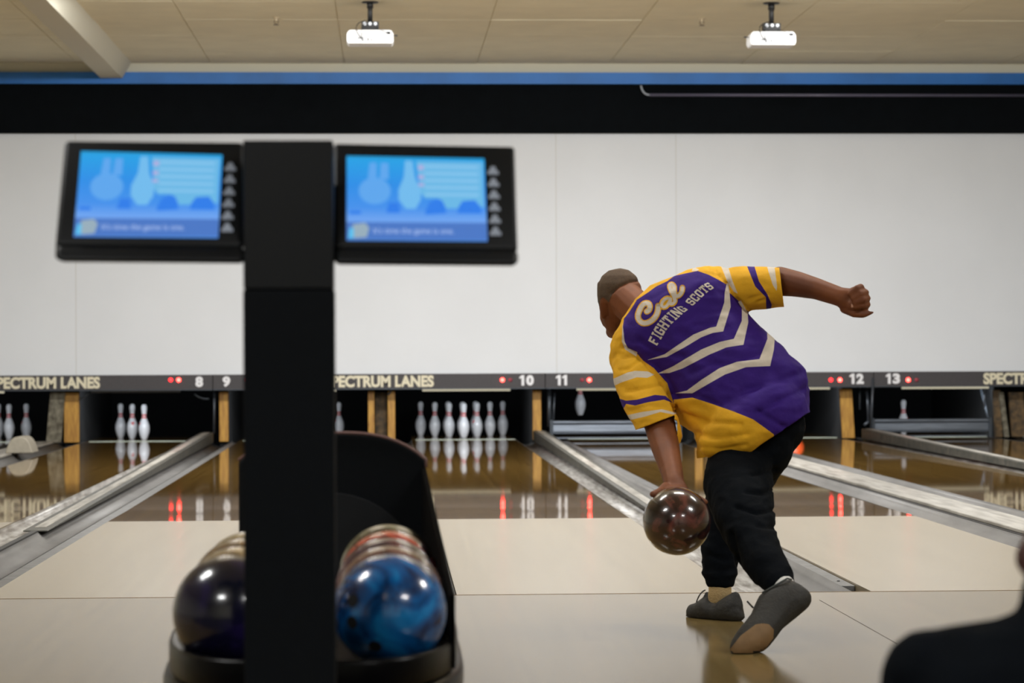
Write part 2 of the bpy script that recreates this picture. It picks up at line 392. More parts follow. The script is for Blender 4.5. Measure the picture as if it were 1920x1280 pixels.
# ------------------------------------------------------------------ kickbacks, posts between lanes
def kick(n_label, pxa, pxb, m_, label, y0=27.55, ztop=.52, lean=0.0, zb=0.0, mirror=0):
    xa_, xb_ = P(pxa, 780, y0).x, P(pxb, 780, y0).x
    K = empty('kickback_wall', ((xa_+xb_)/2, y0, zb), label, 'kickback wall')
    MB().prism([(xa_, zb), (xb_, zb), (xb_+lean, ztop), (xa_+lean, ztop)], 'y', y0, y0+.05).build('edge_post', m_, K, bevel=.006)
    MB().box(xa_+.005+max(0, lean), xb_-.005+min(0, lean), y0+.06, 30.8, -.15, ztop+.05).build('side_panel', M_pit, K)
    return K
kick(0, 120, 148, M_yel, 'ochre wooden post end of the kickback wall beside lane 8, left side')
kick(0, 411, 428, M_yel, 'ochre wooden post end of the kickback wall between lane 8 and lane 9')
kick(0, 690, 702, M_yel, 'left one of the two ochre posts between lane 9 and lane 10')
kick(0, 727, 741, M_yel, 'right one of the two ochre posts between lane 9 and lane 10')
kick(0, 999, 1015, M_yel, 'ochre wooden post end of the kickback wall between lane 10 and lane 11')
kick(0, 1303, 1318, M_yel, 'ochre wooden post end behind the bowler, right of lane 11')
kick(0, 1342, 1357, M_yel, 'ochre wooden post end behind the bowler, left of lane 12')
kick(0, 1580, 1603, M_yel, 'ochre wooden post end of the kickback wall between lane 12 and lane 13', lean=-.03)
kick(0, 1866, 1880, M_brn, 'curved brown wooden post right of lane 13', lean=-.02, ztop=.50)
def board(pxa, pxb, lean, m_, label, y0=27.75, pyt=735, pyb=822):
    a, b_ = P(pxa, pyb, y0), P(pxb, pyb, y0); zt = P(pxa, pyt, y0).z; zb_ = 0.002
    o = MB().prism([(a.x, zb_), (b_.x, zb_), (b_.x+lean, zt), (a.x+lean, zt)], 'y', y0, y0+.06).build('track_door', m_, bevel=.005)
    return tag(origin(o, ((a.x+b_.x)/2, y0, zb_)), label, 'board')
board(86, 114, .045, M_gry, 'leaning worn grey board left of the ochre post beside lane 8', 27.5)
board(703, 726, 0, M_brn, 'mottled brown board between the two ochre posts of lanes 9 and 10')
board(1319, 1341, 0, M_brn, 'mottled brown board between the ochre posts behind the bowler')
board(1884, 1893, -.06, M_gry, 'slim grey slanting strip right of the brown post beside lane 13', 27.5)
board(1897, 1925, -.03, M_brn, 'mottled brown board at the right edge of the photo under the sign', 27.6)
# machine posts and hangers
def rods(name, label, cat, specs, m_):
    o = MB()
    for (xa_, ya_, xb_, yb_, r, Y) in specs: o.tube([P(xa_, ya_, Y), P(xb_, yb_, Y)], r, 8)
    ob = o.build(name, m_, None, True); q = P(specs[0][2], specs[0][3], specs[0][5])
    return tag(origin(ob, q), label, cat)
rods('machine_arm', 'grey steel arm hanging beside the ochre post left of the lane 11 rake', 'machine arm', [(1030, 732, 1030, 800, .022, 27.5), (1040, 736, 1037, 800, .010, 27.5)], M_dsteel)
rods('machine_arm', 'grey steel upright at the left end of the lane 13 rake', 'machine arm', [(1637, 708, 1633, 812, .013, 27.32)], M_dsteel)
rods('machine_arm', 'slim steel rod hanging right of the ochre post beside lane 12', 'machine arm', [(1625, 725, 1628, 790, .010, 27.6), (1628, 790, 1620, 797, .014, 27.6)], M_steel)
rods('machine_arm', 'short steel rod hanging close right of the ochre post beside lane 12', 'machine arm', [(1612, 725, 1612, 768, .009, 27.6)], M_dsteel)
rods('machine_arm', 'grey steel rod hanging at the right end of the lane 13 rake', 'machine arm', [(1845, 728, 1846, 768, .009, 27.5)], M_steel)
rods('machine_arm', 'dark steel rod hanging left of the post between lanes 8 and 9', 'machine arm', [(402, 730, 401, 812, .012, 27.5)], M_dsteel)
# curved brackets beside the posts under the sign
for (a, c_, d, lb) in (((167, 735), (160, 745), (150, 748), 'dark curved bracket under the sign right of the ochre post beside lane 8'), ((364, 738), (378, 750), (392, 747), 'dark curved bracket under the sign at the right end of lane 8'), ((735, 729), (731, 737), (727, 740), 'small curved bracket under the sign above the posts of lanes 9 and 10')):
    o = MB().tube(bez(P(*a, 27.5), P(*c_, 27.5), P(*d, 27.5)), .010, 7).build('bracket', M_dsteel, None, True)
    tag(origin(o, P(*a, 27.5)), lb, 'bracket')
# rakes (sweep bars) lowered across lanes 11 and 13
for (pa, pb, lb, nn) in ((1037, 1272, 'ribbed steel rake lowered across lane 11, left of the bowler', 11), (1640, 1853, 'ribbed steel rake lowered across lane 13 in front of the single pin', 13)):
    x0, x1 = P(pa, 800, 27.45).x, P(pb, 800, 27.45).x
    R = empty('pin_rake', ((x0+x1)/2, 27.45, .02), lb, 'rake')
    pr = [(27.47, .062), (27.44, .062), (27.43, .075), (27.45, .09), (27.455, .16), (27.43, .175), (27.43, .198), (27.47, .204), (27.49, .20), (27.49, .07)]
    MB().prism(pr, 'x', x0, x1).build('rake_board', M_steel, R, bevel=.003)
    MB().box(x0+.03, x1-.02, 27.41, 27.45, .016, .030).build('lower_rail', M_steel, R)
    MB().box(x0-.035, x0, 27.42, 27.52, .005, .21).build('end_plate', M_dsteel, R, bevel=.003); MB().box(x1, x1+.035, 27.42, 27.52, .005, .21).build('end_plate', M_dsteel, R, bevel=.003)
    MB().tube([(x0-.017, 27.52, .2), (x0-.017, 27.9, .55)], .014, 8).build('swing_arm', M_dsteel, R); MB().tube([(x1+.017, 27.52, .2), (x1+.017, 27.9, .55)], .014, 8).build('swing_arm', M_dsteel, R)

# ------------------------------------------------------------------ signs
def sign(nl, nr, cx, txt=True):
    x0, x1 = cx-PITCH/2, cx+PITCH/2
    label = 'dark sign board reading SPECTRUM LANES, '+{7: 'cut by the left edge of the photo', 9: 'right of the console post', 11: 'partly hidden behind the bowler', 13: 'cut by the right edge of the photo'}[nl]
    S = empty('lane_sign', (cx, MASKY-.05, .54), label, 'sign')
    MB().box(x0+.003, x1-.003, MASKY-.07, MASKY+.12, .548, .70).build('sign_board', M_sign, S, bevel=.003)
    MB().box(x0+.003, x1-.003, MASKY-.076, MASKY-.066, .54, .549).build('lower_edge', M_dsteel, S)
    yf = MASKY-.0725
    tx0, tx1 = P(609.5, 715, yf).x-(-0.07)+cx, P(813.5, 715, yf).x+.07+cx
    text_obj('sign_text', 'SPECTRUM LANES', ((tx0+tx1)/2, yf, .6235), tx1-tx0, .122, M_letter, S, offset=0.045)
    zc = .628
    for num in (nl, nr):
        pxn = {7: None, 8: 373.5, 9: 424.5, 10: 988.5, 11: 1054.5, 12: 1607.5, 13: 1675.5, 14: None}[num]
        if pxn is None: continue
        xx = P(pxn, 712, yf).x; st_ = str(num); MD = []
        wds = [.062 if ch_ == '1' else .088 for ch_ in st_]; x_ = xx-sum(wds)/2-(.006 if len(wds) > 1 else 0)
        for ch_, w_ in zip(st_, wds):
            if ch_ == '1': g_ = MB().prism([(x_+.022, zc-.054), (x_+.050, zc-.054), (x_+.050, zc+.054), (x_+.026, zc+.054), (x_+.0, zc+.034), (x_+.0, zc+.016), (x_+.022, zc+.024)], 'y', yf-.002, yf+.002).build('lane_digit', M_number, None)
            else:
                g_ = text_obj('lane_digit', '6' if ch_ == '9' else ch_, (x_+w_/2, yf, zc), w_-.010, .108, M_number, None, offset=0.055)
                if ch_ == '9': g_.data.transform(Matrix.Translation((x_+w_/2, 0, zc)) @ Matrix.Rotation(math.pi, 4, 'Y') @ Matrix.Translation((-x_-w_/2, 0, -zc)))
            MD.append(g_); x_ += w_+.004
        bm_ = bmesh.new()
        for g_ in MD: bm_.from_mesh(g_.data)
        me_ = bpy.data.meshes.new('lane_number'); bm_.to_mesh(me_); bm_.free(); me_.materials.append(M_number); link('lane_number', me_, S)
        for g_ in MD: bpy.data.objects.remove(g_)
    led = {8: ((320, 0), (335, 2)), 10: ((942, 2), (957, 0)), 11: ((1091, 0), (1105, 2)), 12: ((1558, 1), (1575, 3)), 13: ((1703, 2), (1719, 0)), 9: ((463, 0), (477, 2)), 7: ((-140, 2), (-155, 0)), 14: ((2180, 2), (2195, 0))}
    for num in (nl, nr):
        for pxl, st in led[num]:
            q = P(pxl, 712, yf); r = .021
            if num == 8 and st == 0: st = 1
            o = MB().lathe([(0, .012), (r*.6, .010), (r, .0), (r, -.004), (0, -.004)], (0, 0, 0), 16).build('indicator_light', [M_redoff, M_redmid, M_redon, M_redon][st], None, True)
            o.data.transform(Matrix.Translation(q) @ Matrix.Rotation(math.radians(90), 4, 'X'))
            o.parent = S; o.matrix_parent_inverse = Matrix.Translation(-S.location); o['label'] = 'lit red indicator' if st else 'unlit red indicator'
for k, cx in enumerate((-3.51, -.07, 3.37, 6.81)):
    sign(7+2*k, 8+2*k, cx)

# ------------------------------------------------------------------ pins
IN = 0.0254
prof = [(0, 0), (2.03, 0), (2.25, .15), (2.83, .75), (3.4, 1.5), (3.91, 2.25), (4.51, 3.375), (4.766, 4.5), (4.70, 5.2), (4.563, 5.875), (4.18, 6.6), (3.703, 7.25), (3.08, 7.95), (2.472, 8.625), (2.19, 9.0), (2.1, 9.13), (1.93, 9.45), (1.86, 9.7), (1.80, 9.95), (1.80, 10.1), (1.84, 10.6), (1.87, 10.75), (1.93, 11.1), (2.094, 11.75), (2.26, 12.2), (2.406, 12.625), (2.53, 13.1), (2.547, 13.5), (2.47, 13.95), (2.2, 14.4), (1.7, 14.75), (1.1, 14.93), (.5, 14.99), (0, 15)]
def pin_mif(i, k):
    z = (prof[i][1]+prof[min(i+1, len(prof)-1)][1])/2
    if 9.13 < z < 9.7 or 10.1 < z < 10.75: return 1
    if 6.5 < z < 7.3 and k in (20, 21, 22): return 1
    if 5.8 < z < 6.5 and k == 21: return 1
    return 0
pb_ = MB().lathe([(d/2*IN, z*IN) for d, z in prof], seg=28, mif=pin_mif)
PINME = None
def pin(x, y, z, label, group=None, rot=None):
    global PINME
    if PINME is None:
        o = pb_.build('bowling_pin', [M_pin, M_red], None, True); PINME = o.data
    else:
        o = bpy.data.objects.new('bowling_pin', PINME); COL.objects.link(o)
    o.location = (x, y, z); o.rotation_euler.z = random.uniform(0, 6.28) if rot is None else rot
    return tag(o, label, 'bowling pin', group)
HP = 28.5
def spot(n, num):
    row = {1: 0, 2: 1, 3: 1, 4: 2, 5: 2, 6: 2, 7: 3, 8: 3, 9: 3, 10: 3}[num]
    off = {1: 0, 2: -1, 3: 1, 4: -2, 5: 0, 6: 2, 7: -3, 8: -1, 9: 1, 10: 3}[num]
    return lane_c(n)+off*.1524, HP+row*.264
G10 = 'full rack of pins on lane 10'
desc = {1: 'frontmost centre pin of the full rack on lane 10', 2: 'pin of the second row, left of the front pin, full rack on lane 10', 3: 'pin of the second row, right of the front pin, full rack on lane 10', 4: 'third-row pin, second from the left in the full rack on lane 10', 5: 'third-row pin hidden right behind the front pin on lane 10', 6: 'third-row pin, second from the right in the full rack on lane 10', 7: 'back-row pin at the far left of the full rack on lane 10', 8: 'back-row pin hidden behind the second-row left pin on lane 10', 9: 'back-row pin peeking out behind the second-row right pin on lane 10', 10: 'back-row pin at the far right of the full rack on lane 10'}
for k in range(1, 11):
    x, y = spot(10, k); pin(x, y, ZB, 'white '+desc[k], G10, 4.0 if k != 3 else 5.2)
for n, ks in ((8, ((1, 'white pin standing rightmost and frontmost of the three on lane 8'), (2, 'white pin standing in the middle of the three on lane 8'), (4, 'white pin standing leftmost of the three on lane 8'))),
              (7, ((3, 'white pin cut by the left edge of the photo, in front on lane 7'), (9, 'white pin standing behind, nearest the left edge on lane 7'), (6, 'white pin between the others on lane 7, behind the grey hood'), (10, 'white pin standing rightmost on lane 7'))),
              (9, ((10, 'lone white pin showing right of the black console post on lane 9'),))):
    for k, lb in ks:
        x, y = spot(n, k); pin(x, y, ZB, lb, f'pins left standing on lane {n}', 5.0 if k in (1, 10) else None)
q = P(1694, 800, HP+.5); pin(q.x, HP+.5, ZB, 'lone white pin standing behind the rake on lane 13', None, 1)
x, y = spot(11, 4); hz = P(1088, 778, y)
lp = pin(hz.x, y, hz.z, 'white pin lifted in the air above the rake on lane 11', None, 4.6)
ob_ = MB().lathe([(.109*math.sin(math.pi*k/24), .109-.109*math.cos(math.pi*k/24)) for k in range(25)], seg=40).build('bowling_ball', mat('ball_orange', (240, 88, 40), .3, coat=.4), None, True)
q = P(1489, 800, 28.2); ob_.location = (q.x, 28.2, ZB); tag(ob_, 'orange bowling ball at the far end of lane 12, half hidden by the bowler', 'bowling ball')

# ------------------------------------------------------------------ projectors
def projector(pxc, pyt, pyb, pw, mirror, label):
    Y = 22.4; s = FPX/Y
    c = P(pxc, (pyt+pyb)/2, Y); hw = pw/2/s; hh = (pyb-pyt)/2/s
    T = empty('projector', c, label, 'projector')
    body = MB().prism([(c.x-hw, c.z-hh*.6), (c.x-hw*.93, c.z-hh), (c.x+hw*.93, c.z-hh), (c.x+hw, c.z-hh*.6), (c.x+hw*.99, c.z+hh*.55), (c.x+hw*.88, c.z+hh), (c.x-hw*.88, c.z+hh), (c.x-hw*.99, c.z+hh*.55)], 'y', Y, Y+.27).build('case', M_proj, T, bevel=.012)
    W = lambda u, v, dy=0.0: Vector((c.x+u/56*hw*1.0, Y+dy, c.z-v/17*hh))
    MB().box(c.x-.105, c.x+.035, Y-.0015, Y+.01, c.z-hh*.72, c.z-hh*.02).build('port_panel', mat('port_panel', (216, 216, 218), .5), T)
    d = MB()
    for (u, v, a) in ((-35, 8, 2), (-28, 4, 2.4), (-20, 4, 4.5), (-18, 9, 2.5), (-5, 5, 2.2), (-5, 9, 2.2), (3, 6, 1.2), (3, 9.5, 1.2), (8, 9, 1), (24, 10, 1.8)):
        q = W(u, v); k = a/56*hw; d.box(q.x-k, q.x+k, Y-.004, Y+.012, q.z-.0045, q.z+.0045)
    d.build('port', M_blk, T)
    q = W(44, -9); MB().box(q.x-.015, q.x+.015, Y-.014, Y+.012, q.z-.010, q.z+.010).build('plug', M_blk, T)
    zt = c.z+hh
    # mount
    bw = 15/s; bt = zt+17/s
    MB().box(c.x-bw+.002, c.x+bw+.002, Y+.05, Y+.19, zt-.002, zt+.016).box(c.x-bw-.006, c.x+bw+.006, Y+.06, Y+.17, zt+.016, bt).box(c.x-.155, c.x-.06, Y+.1, Y+.13, zt+.001, zt+.012).box(c.x+.06, c.x+.165, Y+.1, Y+.13, zt+.001, zt+.014).build('bracket', M_blk, T, bevel=.003)
    d = MB()
    for u in (-10, 0, 10):
        p0 = Vector((c.x+u/s, Y+.055, bt-4.2/s)); d.tube([p0, p0+Vector((0, .01, 0))], .0145, 14)
    d.build('mounting_bolt', M_bolt, T)
    MB().tube([(c.x, Y+.11, bt-.01), (c.x, Y+.11, CEIL+.01)], .0215, 14).tube([(c.x, Y+.11, bt+.12), (c.x, Y+.11, bt+.17)], .028, 14).lathe([(0, 0), (.07, 0), (.07, -.01), (.0, -.012)], (c.x, Y+.11, CEIL), 16).build('pole', M_blk, T, True)
    k = -1
    a, e1, e2 = W(-3, -45, .06), W(-22, -25, -.01), W(-22, 2, -.02)
    MB().tube(bez(W(-3, -44, .08), W(-52, -34, 0), W(-22, 4, -.012)), .0035, 6).tube(bez(W(-3, -40, .08), W(-28, -30, 0), W(-18, 9, -.012)), .003, 6).tube(bez(W(14, -24, .05), W(22, -14, -.01), W(44, -9, -.012)), .0028, 6).build('cable', M_blk, T, True)
    u = 62 if not mirror else -64
    q = W(u, -6, .1); MB().box(q.x-.012, q.x+.012, Y+.09, Y+.12, q.z-.004, q.z+.004).box(min(q.x, c.x), max(q.x, c.x), Y+.1, Y+.11, q.z-.003, q.z+.003).build('antenna', M_blk, T)
projector(694, 55.5, 81.5, 88, False, 'white projector hanging from the ceiling near the middle, above the console')
projector(1450, 58.5, 84.5, 87, True, 'white projector hanging from the ceiling at the right, above the bowler')

# ------------------------------------------------------------------ score console on its post
YP = 4.6
x0, x1 = P(456, 700, YP).x, P(627, 700, YP).x
CN = empty('score_console', ((x0+x1)/2, YP, 0), 'tall black scoring console with two blue lit screens on one thick post', 'score console')
zt = P(540, 545, YP).z; ztop = P(540, 263, YP).z
MB().box(x0, x1, YP, YP+.11, -.001, zt+.003).build('post', M_post, CN, bevel=.004)
MB().box(x0+.001, x1-.001, YP-.004, YP+.11, zt+.003, ztop).build('upper_post', M_hous, CN, bevel=.003)
# housings: quads given by corners (pixel, depth), extruded back
def slab(name, corners, thick, m_, parent, bev=.008):
    pts = [P(*c_) for c_ in corners]
    n_ = (pts[1]-pts[0]).cross(pts[3]-pts[0]).normalized()
    if n_.y < 0: n_ = -n_
    V = pts+[p+n_*thick for p in pts]
    F = [(3, 2, 1, 0), (4, 5, 6, 7), (0, 1, 5, 4), (1, 2, 6, 5), (2, 3, 7, 6), (3, 0, 4, 7)]
    return mesh(name, V, F, m_, parent), pts, n_
def corner_plane(c4): return c4
YT, YB_ = 4.68, 4.55      # the screens lean back
def yd(px_, top): return (YT if top else YB_)+(px_-100)/870*0.13
HL = [(122, 261, yd(122, 1)), (457, 264, yd(457, 1)), (457, 462, yd(457, 0)), (104, 458, yd(104, 0))]
HR = [(626, 266, yd(626, 1)), (966, 272, yd(966, 1)), (972, 468, yd(972, 0)), (626, 463, yd(626, 0))]
for nm, HH, lipc, scr, lb in (('left', HL, [(104, 458), (457, 462), (457, 492), (103, 489)], [(152, 283), (417, 290), (409, 444), (138, 443)], 'left'),
                     ('right', HR, [(626, 463), (972, 468), (972, 497), (626, 494)], [(650, 292), (908, 297), (914, 451), (650, 450)], 'right')):
    o, pts, n_ = slab('screen_housing', HH, .05, M_hous, CN)
    o['label'] = f'black {lb} screen housing'
    bv = o.modifiers.new('b', 'BEVEL'); bv.width = .008; bv.segments = 3
    for p in o.data.polygons: p.use_smooth = True
    # lower lip
    A, B_ = P(*lipc[0], HH[3][2]), P(*lipc[1], HH[2][2]); C_, D_ = P(*lipc[2], HH[2][2]-.02), P(*lipc[3], HH[3][2]-.02)
    back = Vector((0, .07, 0))
    V = [A, B_, C_, D_, A+back, B_+back, C_+back, D_+back]
    lo = mesh('keypad_lip', V, [(3, 2, 1, 0), (4, 5, 6, 7), (0, 1, 5, 4), (1, 2, 6, 5), (2, 3, 7, 6), (3, 0, 4, 7)], M_gloss if 0 else M_hous, CN)
    bv = lo.modifiers.new('b', 'BEVEL'); bv.width = .010; bv.segments = 4
    for p in lo.data.polygons: p.use_smooth = True
    # screen: intersect pixel rays with the housing plane, slightly proud
    def on(px_, py_, off, n_=n_, p0=pts[0]):
        d = P(px_, py_, 4.6)-CAM; t = (p0-n_*off-CAM).dot(n_)/d.dot(n_); return CAM+d*t
    q = [on(x, y, .001) for x, y in scr]
    def uv(u, v, off, q=q, n_=n_):
        a = q[0].lerp(q[1], u); b2 = q[3].lerp(q[2], u); return a.lerp(b2, v)-n_*off
    def quadfaces(name, polys, m_, parent, off):
        for poly in polys:
            mesh(name, [uv(u, v, off) for u, v in poly], [tuple(range(len(poly)))], m_, parent)
    # display with its colour picture
    if 'screen_display' not in MATS:
        Ms = bpy.data.materials.new('screen_display'); Ms.use_nodes = True; nt = Ms.node_tree; bs = nt.nodes['Principled BSDF']
        tc = nt.nodes.new('ShaderNodeUVMap'); sp = nt.nodes.new('ShaderNodeSeparateXYZ'); nt.links.new(tc.outputs[0], sp.inputs[0])
        r1 = nt.nodes.new('ShaderNodeValToRGB'); nt.links.new(sp.outputs[1], r1.inputs[0]); e = r1.color_ramp.elements
        e[0].position = 0; e[0].color = srgb((28, 150, 205)); e[1].position = 1; e[1].color = srgb((80, 140, 220))
        for pos, cc in ((.04, (38, 160, 228)), (.35, (46, 142, 230)), (.62, (70, 145, 235)), (.77, (112, 165, 240))):
            z = e.new(pos); z.color = srgb(cc)
        bs.inputs['Base Color'].default_value = (0, 0, 0, 1); bs.inputs['Roughness'].default_value = .4
        nt.links.new(r1.outputs[0], bs.inputs['Emission Color']); bs.inputs['Emission Strength'].default_value = 1.0; MATS['screen_display'] = Ms
    so = mesh('screen', [q[3], q[2], q[1], q[0]]+[v+n_*.004 for v in (q[3], q[2], q[1], q[0])], [(0, 1, 2, 3), (4, 7, 6, 5), (0, 4, 5, 1), (1, 5, 6, 2), (2, 6, 7, 3), (3, 7, 4, 0)], MATS['screen_display'], CN)
    ul = so.data.uv_layers.new(name='uv'); vu = {0: (0, 1), 1: (1, 1), 2: (1, 0), 3: (0, 0)}
    for li, lp_ in enumerate(so.data.loops): ul.data[li].uv = vu[lp_.vertex_index % 4]
    so['label'] = f'{lb} screen lit blue with a game picture'
    E = lambda nm_, c_, s=1.0: mat(nm_, c_, .5, emit=s)
    def ell(cx, cy, rx, ry, n=20): return [(cx+rx*math.cos(2*math.pi*k/n), cy+ry*math.sin(2*math.pi*k/n)) for k in range(n)]
    quadfaces('screen_picture', [ell(.20, .42, .115, .16), [(.165, .08), (.215, .08), (.215, .28), (.15, .28)], [(.245, .08), (.30, .08), (.30, .28), (.235, .28)]], E('pic_soft', (92, 165, 236)), so, .0006)
    quadfaces('screen_picture', [[(.42, .05), (.475, .05), (.49, .25), (.53, .4), (.53, .52), (.49, .63), (.42, .63), (.37, .52), (.37, .4), (.41, .25)]], E('pic_pin', (112, 186, 236)), so, .0008)
    quadfaces('screen_picture', [[(.50, .05), (.985, .05), (.985, .60), (.77, .62), (.70, .62), (.66, .50), (.56, .50), (.53, .44)]], E('pic_list', (104, 182, 228)), so, .0004)
    quadfaces('screen_picture', [[(.56, .10+.085*k), (.95, .10+.085*k), (.95, .13+.085*k), (.56, .13+.085*k)] for k in range(5)], E('pic_lines', (134, 196, 236)), so, .0009)
    quadfaces('screen_picture', [[(.515, .10), (.555, .10), (.555, .16), (.515, .16)], [(.515, .22), (.555, .22), (.555, .27), (.515, .27)], [(.515, .32), (.555, .32), (.555, .36), (.515, .36)]], E('pic_pink', (172, 174, 222)), so, .0009)
    quadfaces('screen_picture', [[(.56, .66), (.59, .55), (.64, .515), (.68, .52), (.705, .60), (.71, .68), (.56, .70)], [(.79, .68), (.80, .60), (.83, .53), (.92, .52), (.96, .60), (.965, .68)], [(.30, .56), (.37, .56), (.38, .68), (.28, .68)], [(.02, .66), (.10, .66), (.10, .70), (.02, .70)]], E('pic_bucket', (42, 124, 232)), so, .0010)
    quadfaces('screen_picture', [[(0, .79), (.998, .79), (.998, .998), (0, .998)]], E('pic_band', (72, 118, 196)), so, .0006)
    quadfaces('screen_picture', [[(.04, .82), (.13, .80), (.16, .86), (.14, .97), (.05, .98)]], E('pic_badge', (150, 172, 186)), so, .0009)
    quadfaces('screen_picture', [[(.02, .86), (.05, .86), (.05, .98), (.01, .98)]], E('pic_badge2', (90, 190, 236)), so, .0009)
    # message line
    me = text_mesh("It's time the game is one.", 1.0, 0.0)
    xs = [v.co.x for v in me.vertices]; ys = [v.co.y for v in me.vertices]
    for v in me.vertices:
        u = .19+(v.co.x-min(xs))/(max(xs)-min(xs))*.57; vv = .945-(v.co.y-min(ys))/(max(ys)-min(ys))*.09; v.co = uv(u, vv, .0012)
    me.materials.append(E('pic_text', (172, 196, 240), 1.0)); link('message_text', me, so)
    # key strip right of the screen
    bp = []
    for k in range(6):
        v0 = .10+.148*k; bp.append([(1.045, v0), (1.075, v0), (1.085, v0+.05), (1.10, v0+.06), (1.10, v0+.10), (1.02, v0+.10), (1.02, v0+.06), (1.035, v0+.05)])
    quadfaces('key_icons', bp, mat('key_icon', (150, 158, 172), .5, emit=.12), CN, .0008)

# ------------------------------------------------------------------ ball return
ZR = 0.37; bx = -.147
BR = empty('ball_return', (bx, 5.8, 0), 'black ball return rack and hood standing behind the console post', 'ball return')
def superel(cx, cy, a, b_, n=40, p=3.5):
    return [(cx+a*math.copysign(abs(math.cos(2*math.pi*k/n))**(2/p), math.cos(2*math.pi*k/n)), cy+b_*math.copysign(abs(math.sin(2*math.pi*k/n))**(2/p), math.sin(2*math.pi*k/n))) for k in range(n)]
MB().prism(superel(bx, 5.68, .265, .80), 'z', -.001, .28).build('pedestal', M_gloss, BR, bevel=.01)
MB().prism(superel(bx, 5.68, .305, .86), 'z', .26, .325).build('base_skirt', M_gloss, BR, bevel=.02)
# tray with raised rim
def ring(name, outer, inner, z0, z1, m_, bev):
    n = len(outer); b_ = bmesh.new()
    A = [b_.verts.new((x, y, z0)) for x, y in outer]; B_ = [b_.verts.new((x, y, z1)) for x, y in outer]; C_ = [b_.verts.new((x, y, z1-.004)) for x, y in inner]; D_ = [b_.verts.new((x, y, z0+.01)) for x, y in inner]
    for k in range(n):
        j = (k+1) % n
        for s_, t_ in ((A, B_), (B_, C_), (C_, D_)): b_.faces.new((s_[k], s_[j], t_[j], t_[k]))
    b_.faces.new(D_); b_.faces.new(A[::-1])
    bmesh.ops.recalc_face_normals(b_, faces=b_.faces)
    me = bpy.data.meshes.new(name); b_.to_mesh(me); b_.free(); me.materials.append(m_); o = link(name, me, BR)
    if bev:
        v = o.modifiers.new('b', 'BEVEL'); v.width = bev; v.segments = 3; v.limit_method = 'ANGLE'
        for p in me.polygons: p.use_smooth = True
    return o
ring('tray', superel(bx, 5.66, .292, .84), superel(bx, 5.66, .262, .81), .325, .385, M_gloss, .010)
# ball rails
for dx in (-.285+.10, .02-.02, ):
    pass
CXL, CXR = P(431, 1145, 5.06).x, P(731, 1145, 5.06).x
zc = P(731, 1145, 5.06).z
r_ = MB()
for cx in (CXL, CXR):
    for s_ in (-.05, .05): r_.tube([(cx+s_, 4.92, zc-.1102), (cx+s_, 6.45, zc-.1102)], .012, 10)
r_.build('ball_rail', M_gloss, BR, True)
# hood: arched front panel open to the camera
hl, hr_ = P(447, 900, 6.5).x, P(799, 900, 6.5).x
def hood_out(inset=0.0):
    zt_ = P(700, 812, 6.5).z-inset; zs = P(797, 862, 6.5).z-inset*.3; L_, R_ = hl+inset, hr_-inset; mid = (L_+R_)/2; pts = []
    pts += [(L_, .33), (L_, zs-.02)]
    for k in range(0, 21):
        t = k/20; x_ = L_+(R_-L_)*t; arc = zs+(zt_-zs)*(1-abs(2*t-1)**3.0)
        pts.append((x_, arc))
    pts += [(R_, zs-.02), (R_, .33)]
    return pts
MB().prism(hood_out(), 'y', 6.5, 6.62).build('hood', M_post, BR, bevel=.012)
MB().prism(hood_out(.012), 'y', 6.62, 6.95).build('hood_back', M_gloss, BR, bevel=.03)
MB().tube([(x_, 6.496, z_+.002) for x_, z_ in hood_out()[2:-1]], .0045, 6).build('hood_rim', mat('rim_trim', (120, 92, 88), .35), BR, True)
# dark curved opening
o = MB().prism([(bx+.225*math.cos(t), .40+.20*math.sin(t)) for t in [math.pi*k/20 for k in range(21)]], 'y', 6.485, 6.502).build('ball_opening', M_pit, BR)
# side guard rails from hood to front
g = MB()
for s_, xh, xf in ((1, hr_, P(853, 1120, 5.15).x),):
    V = [(xh, 6.5), (xf, 5.12)]
    a = Vector((xh-.006*s_, 6.5, .66)); c_ = Vector((xf-.006*s_, 5.12, P(853, 1112, 5.15).z))
    for p0, p1, z0, z1 in ((a, c_, .33, .33),):
        vs = [g.b.verts.new(v) for v in ((p0.x-.006, p0.y, .33), (p1.x-.006, p1.y, .33), (p1.x-.006, p1.y, p1.z), (p0.x-.006, p0.y, p0.z), (p0.x+.006, p0.y, .33), (p1.x+.006, p1.y, .33), (p1.x+.006, p1.y, p1.z), (p0.x+.006, p0.y, p0.z))]
        for q_ in ((0, 1, 2, 3), (4, 7, 6, 5), (0, 4, 5, 1), (1, 5, 6, 2), (2, 6, 7, 3), (3, 7, 4, 0)): g.b.faces.new([vs[i] for i in q_])
g.build('side_guard', mat('guard_black', (12, 11, 11), .9, spec=.03), BR, bevel=.003)
def swirl(name, c1, c2, c3, scale=6, coat=.6):
    M = bpy.data.materials.new(name); M.use_nodes = True; nt = M.node_tree; b_ = nt.nodes['Principled BSDF']; tc = nt.nodes.new('ShaderNodeTexCoord')
    n = nt.nodes.new('ShaderNodeTexNoise'); n.inputs['Scale'].default_value = scale; n.inputs['Detail'].default_value = 6; n.inputs['Distortion'].default_value = 1.6
    nt.links.new(tc.outputs['Object'], n.inputs[0]); r = nt.nodes.new('ShaderNodeValToRGB'); nt.links.new(n.outputs[0], r.inputs[0])
    e = r.color_ramp.elements; e[0].position = .36; e[0].color = srgb(c1); e[1].position = .68; e[1].color = srgb(c3); z = e.new(.52); z.color = srgb(c2)
    nt.links.new(r.outputs[0], b_.inputs['Base Color']); b_.inputs['Roughness'].default_value = .22; b_.inputs['Coat Weight'].default_value = coat; b_.inputs['Coat Roughness'].default_value = .03
    return M
RB = .109
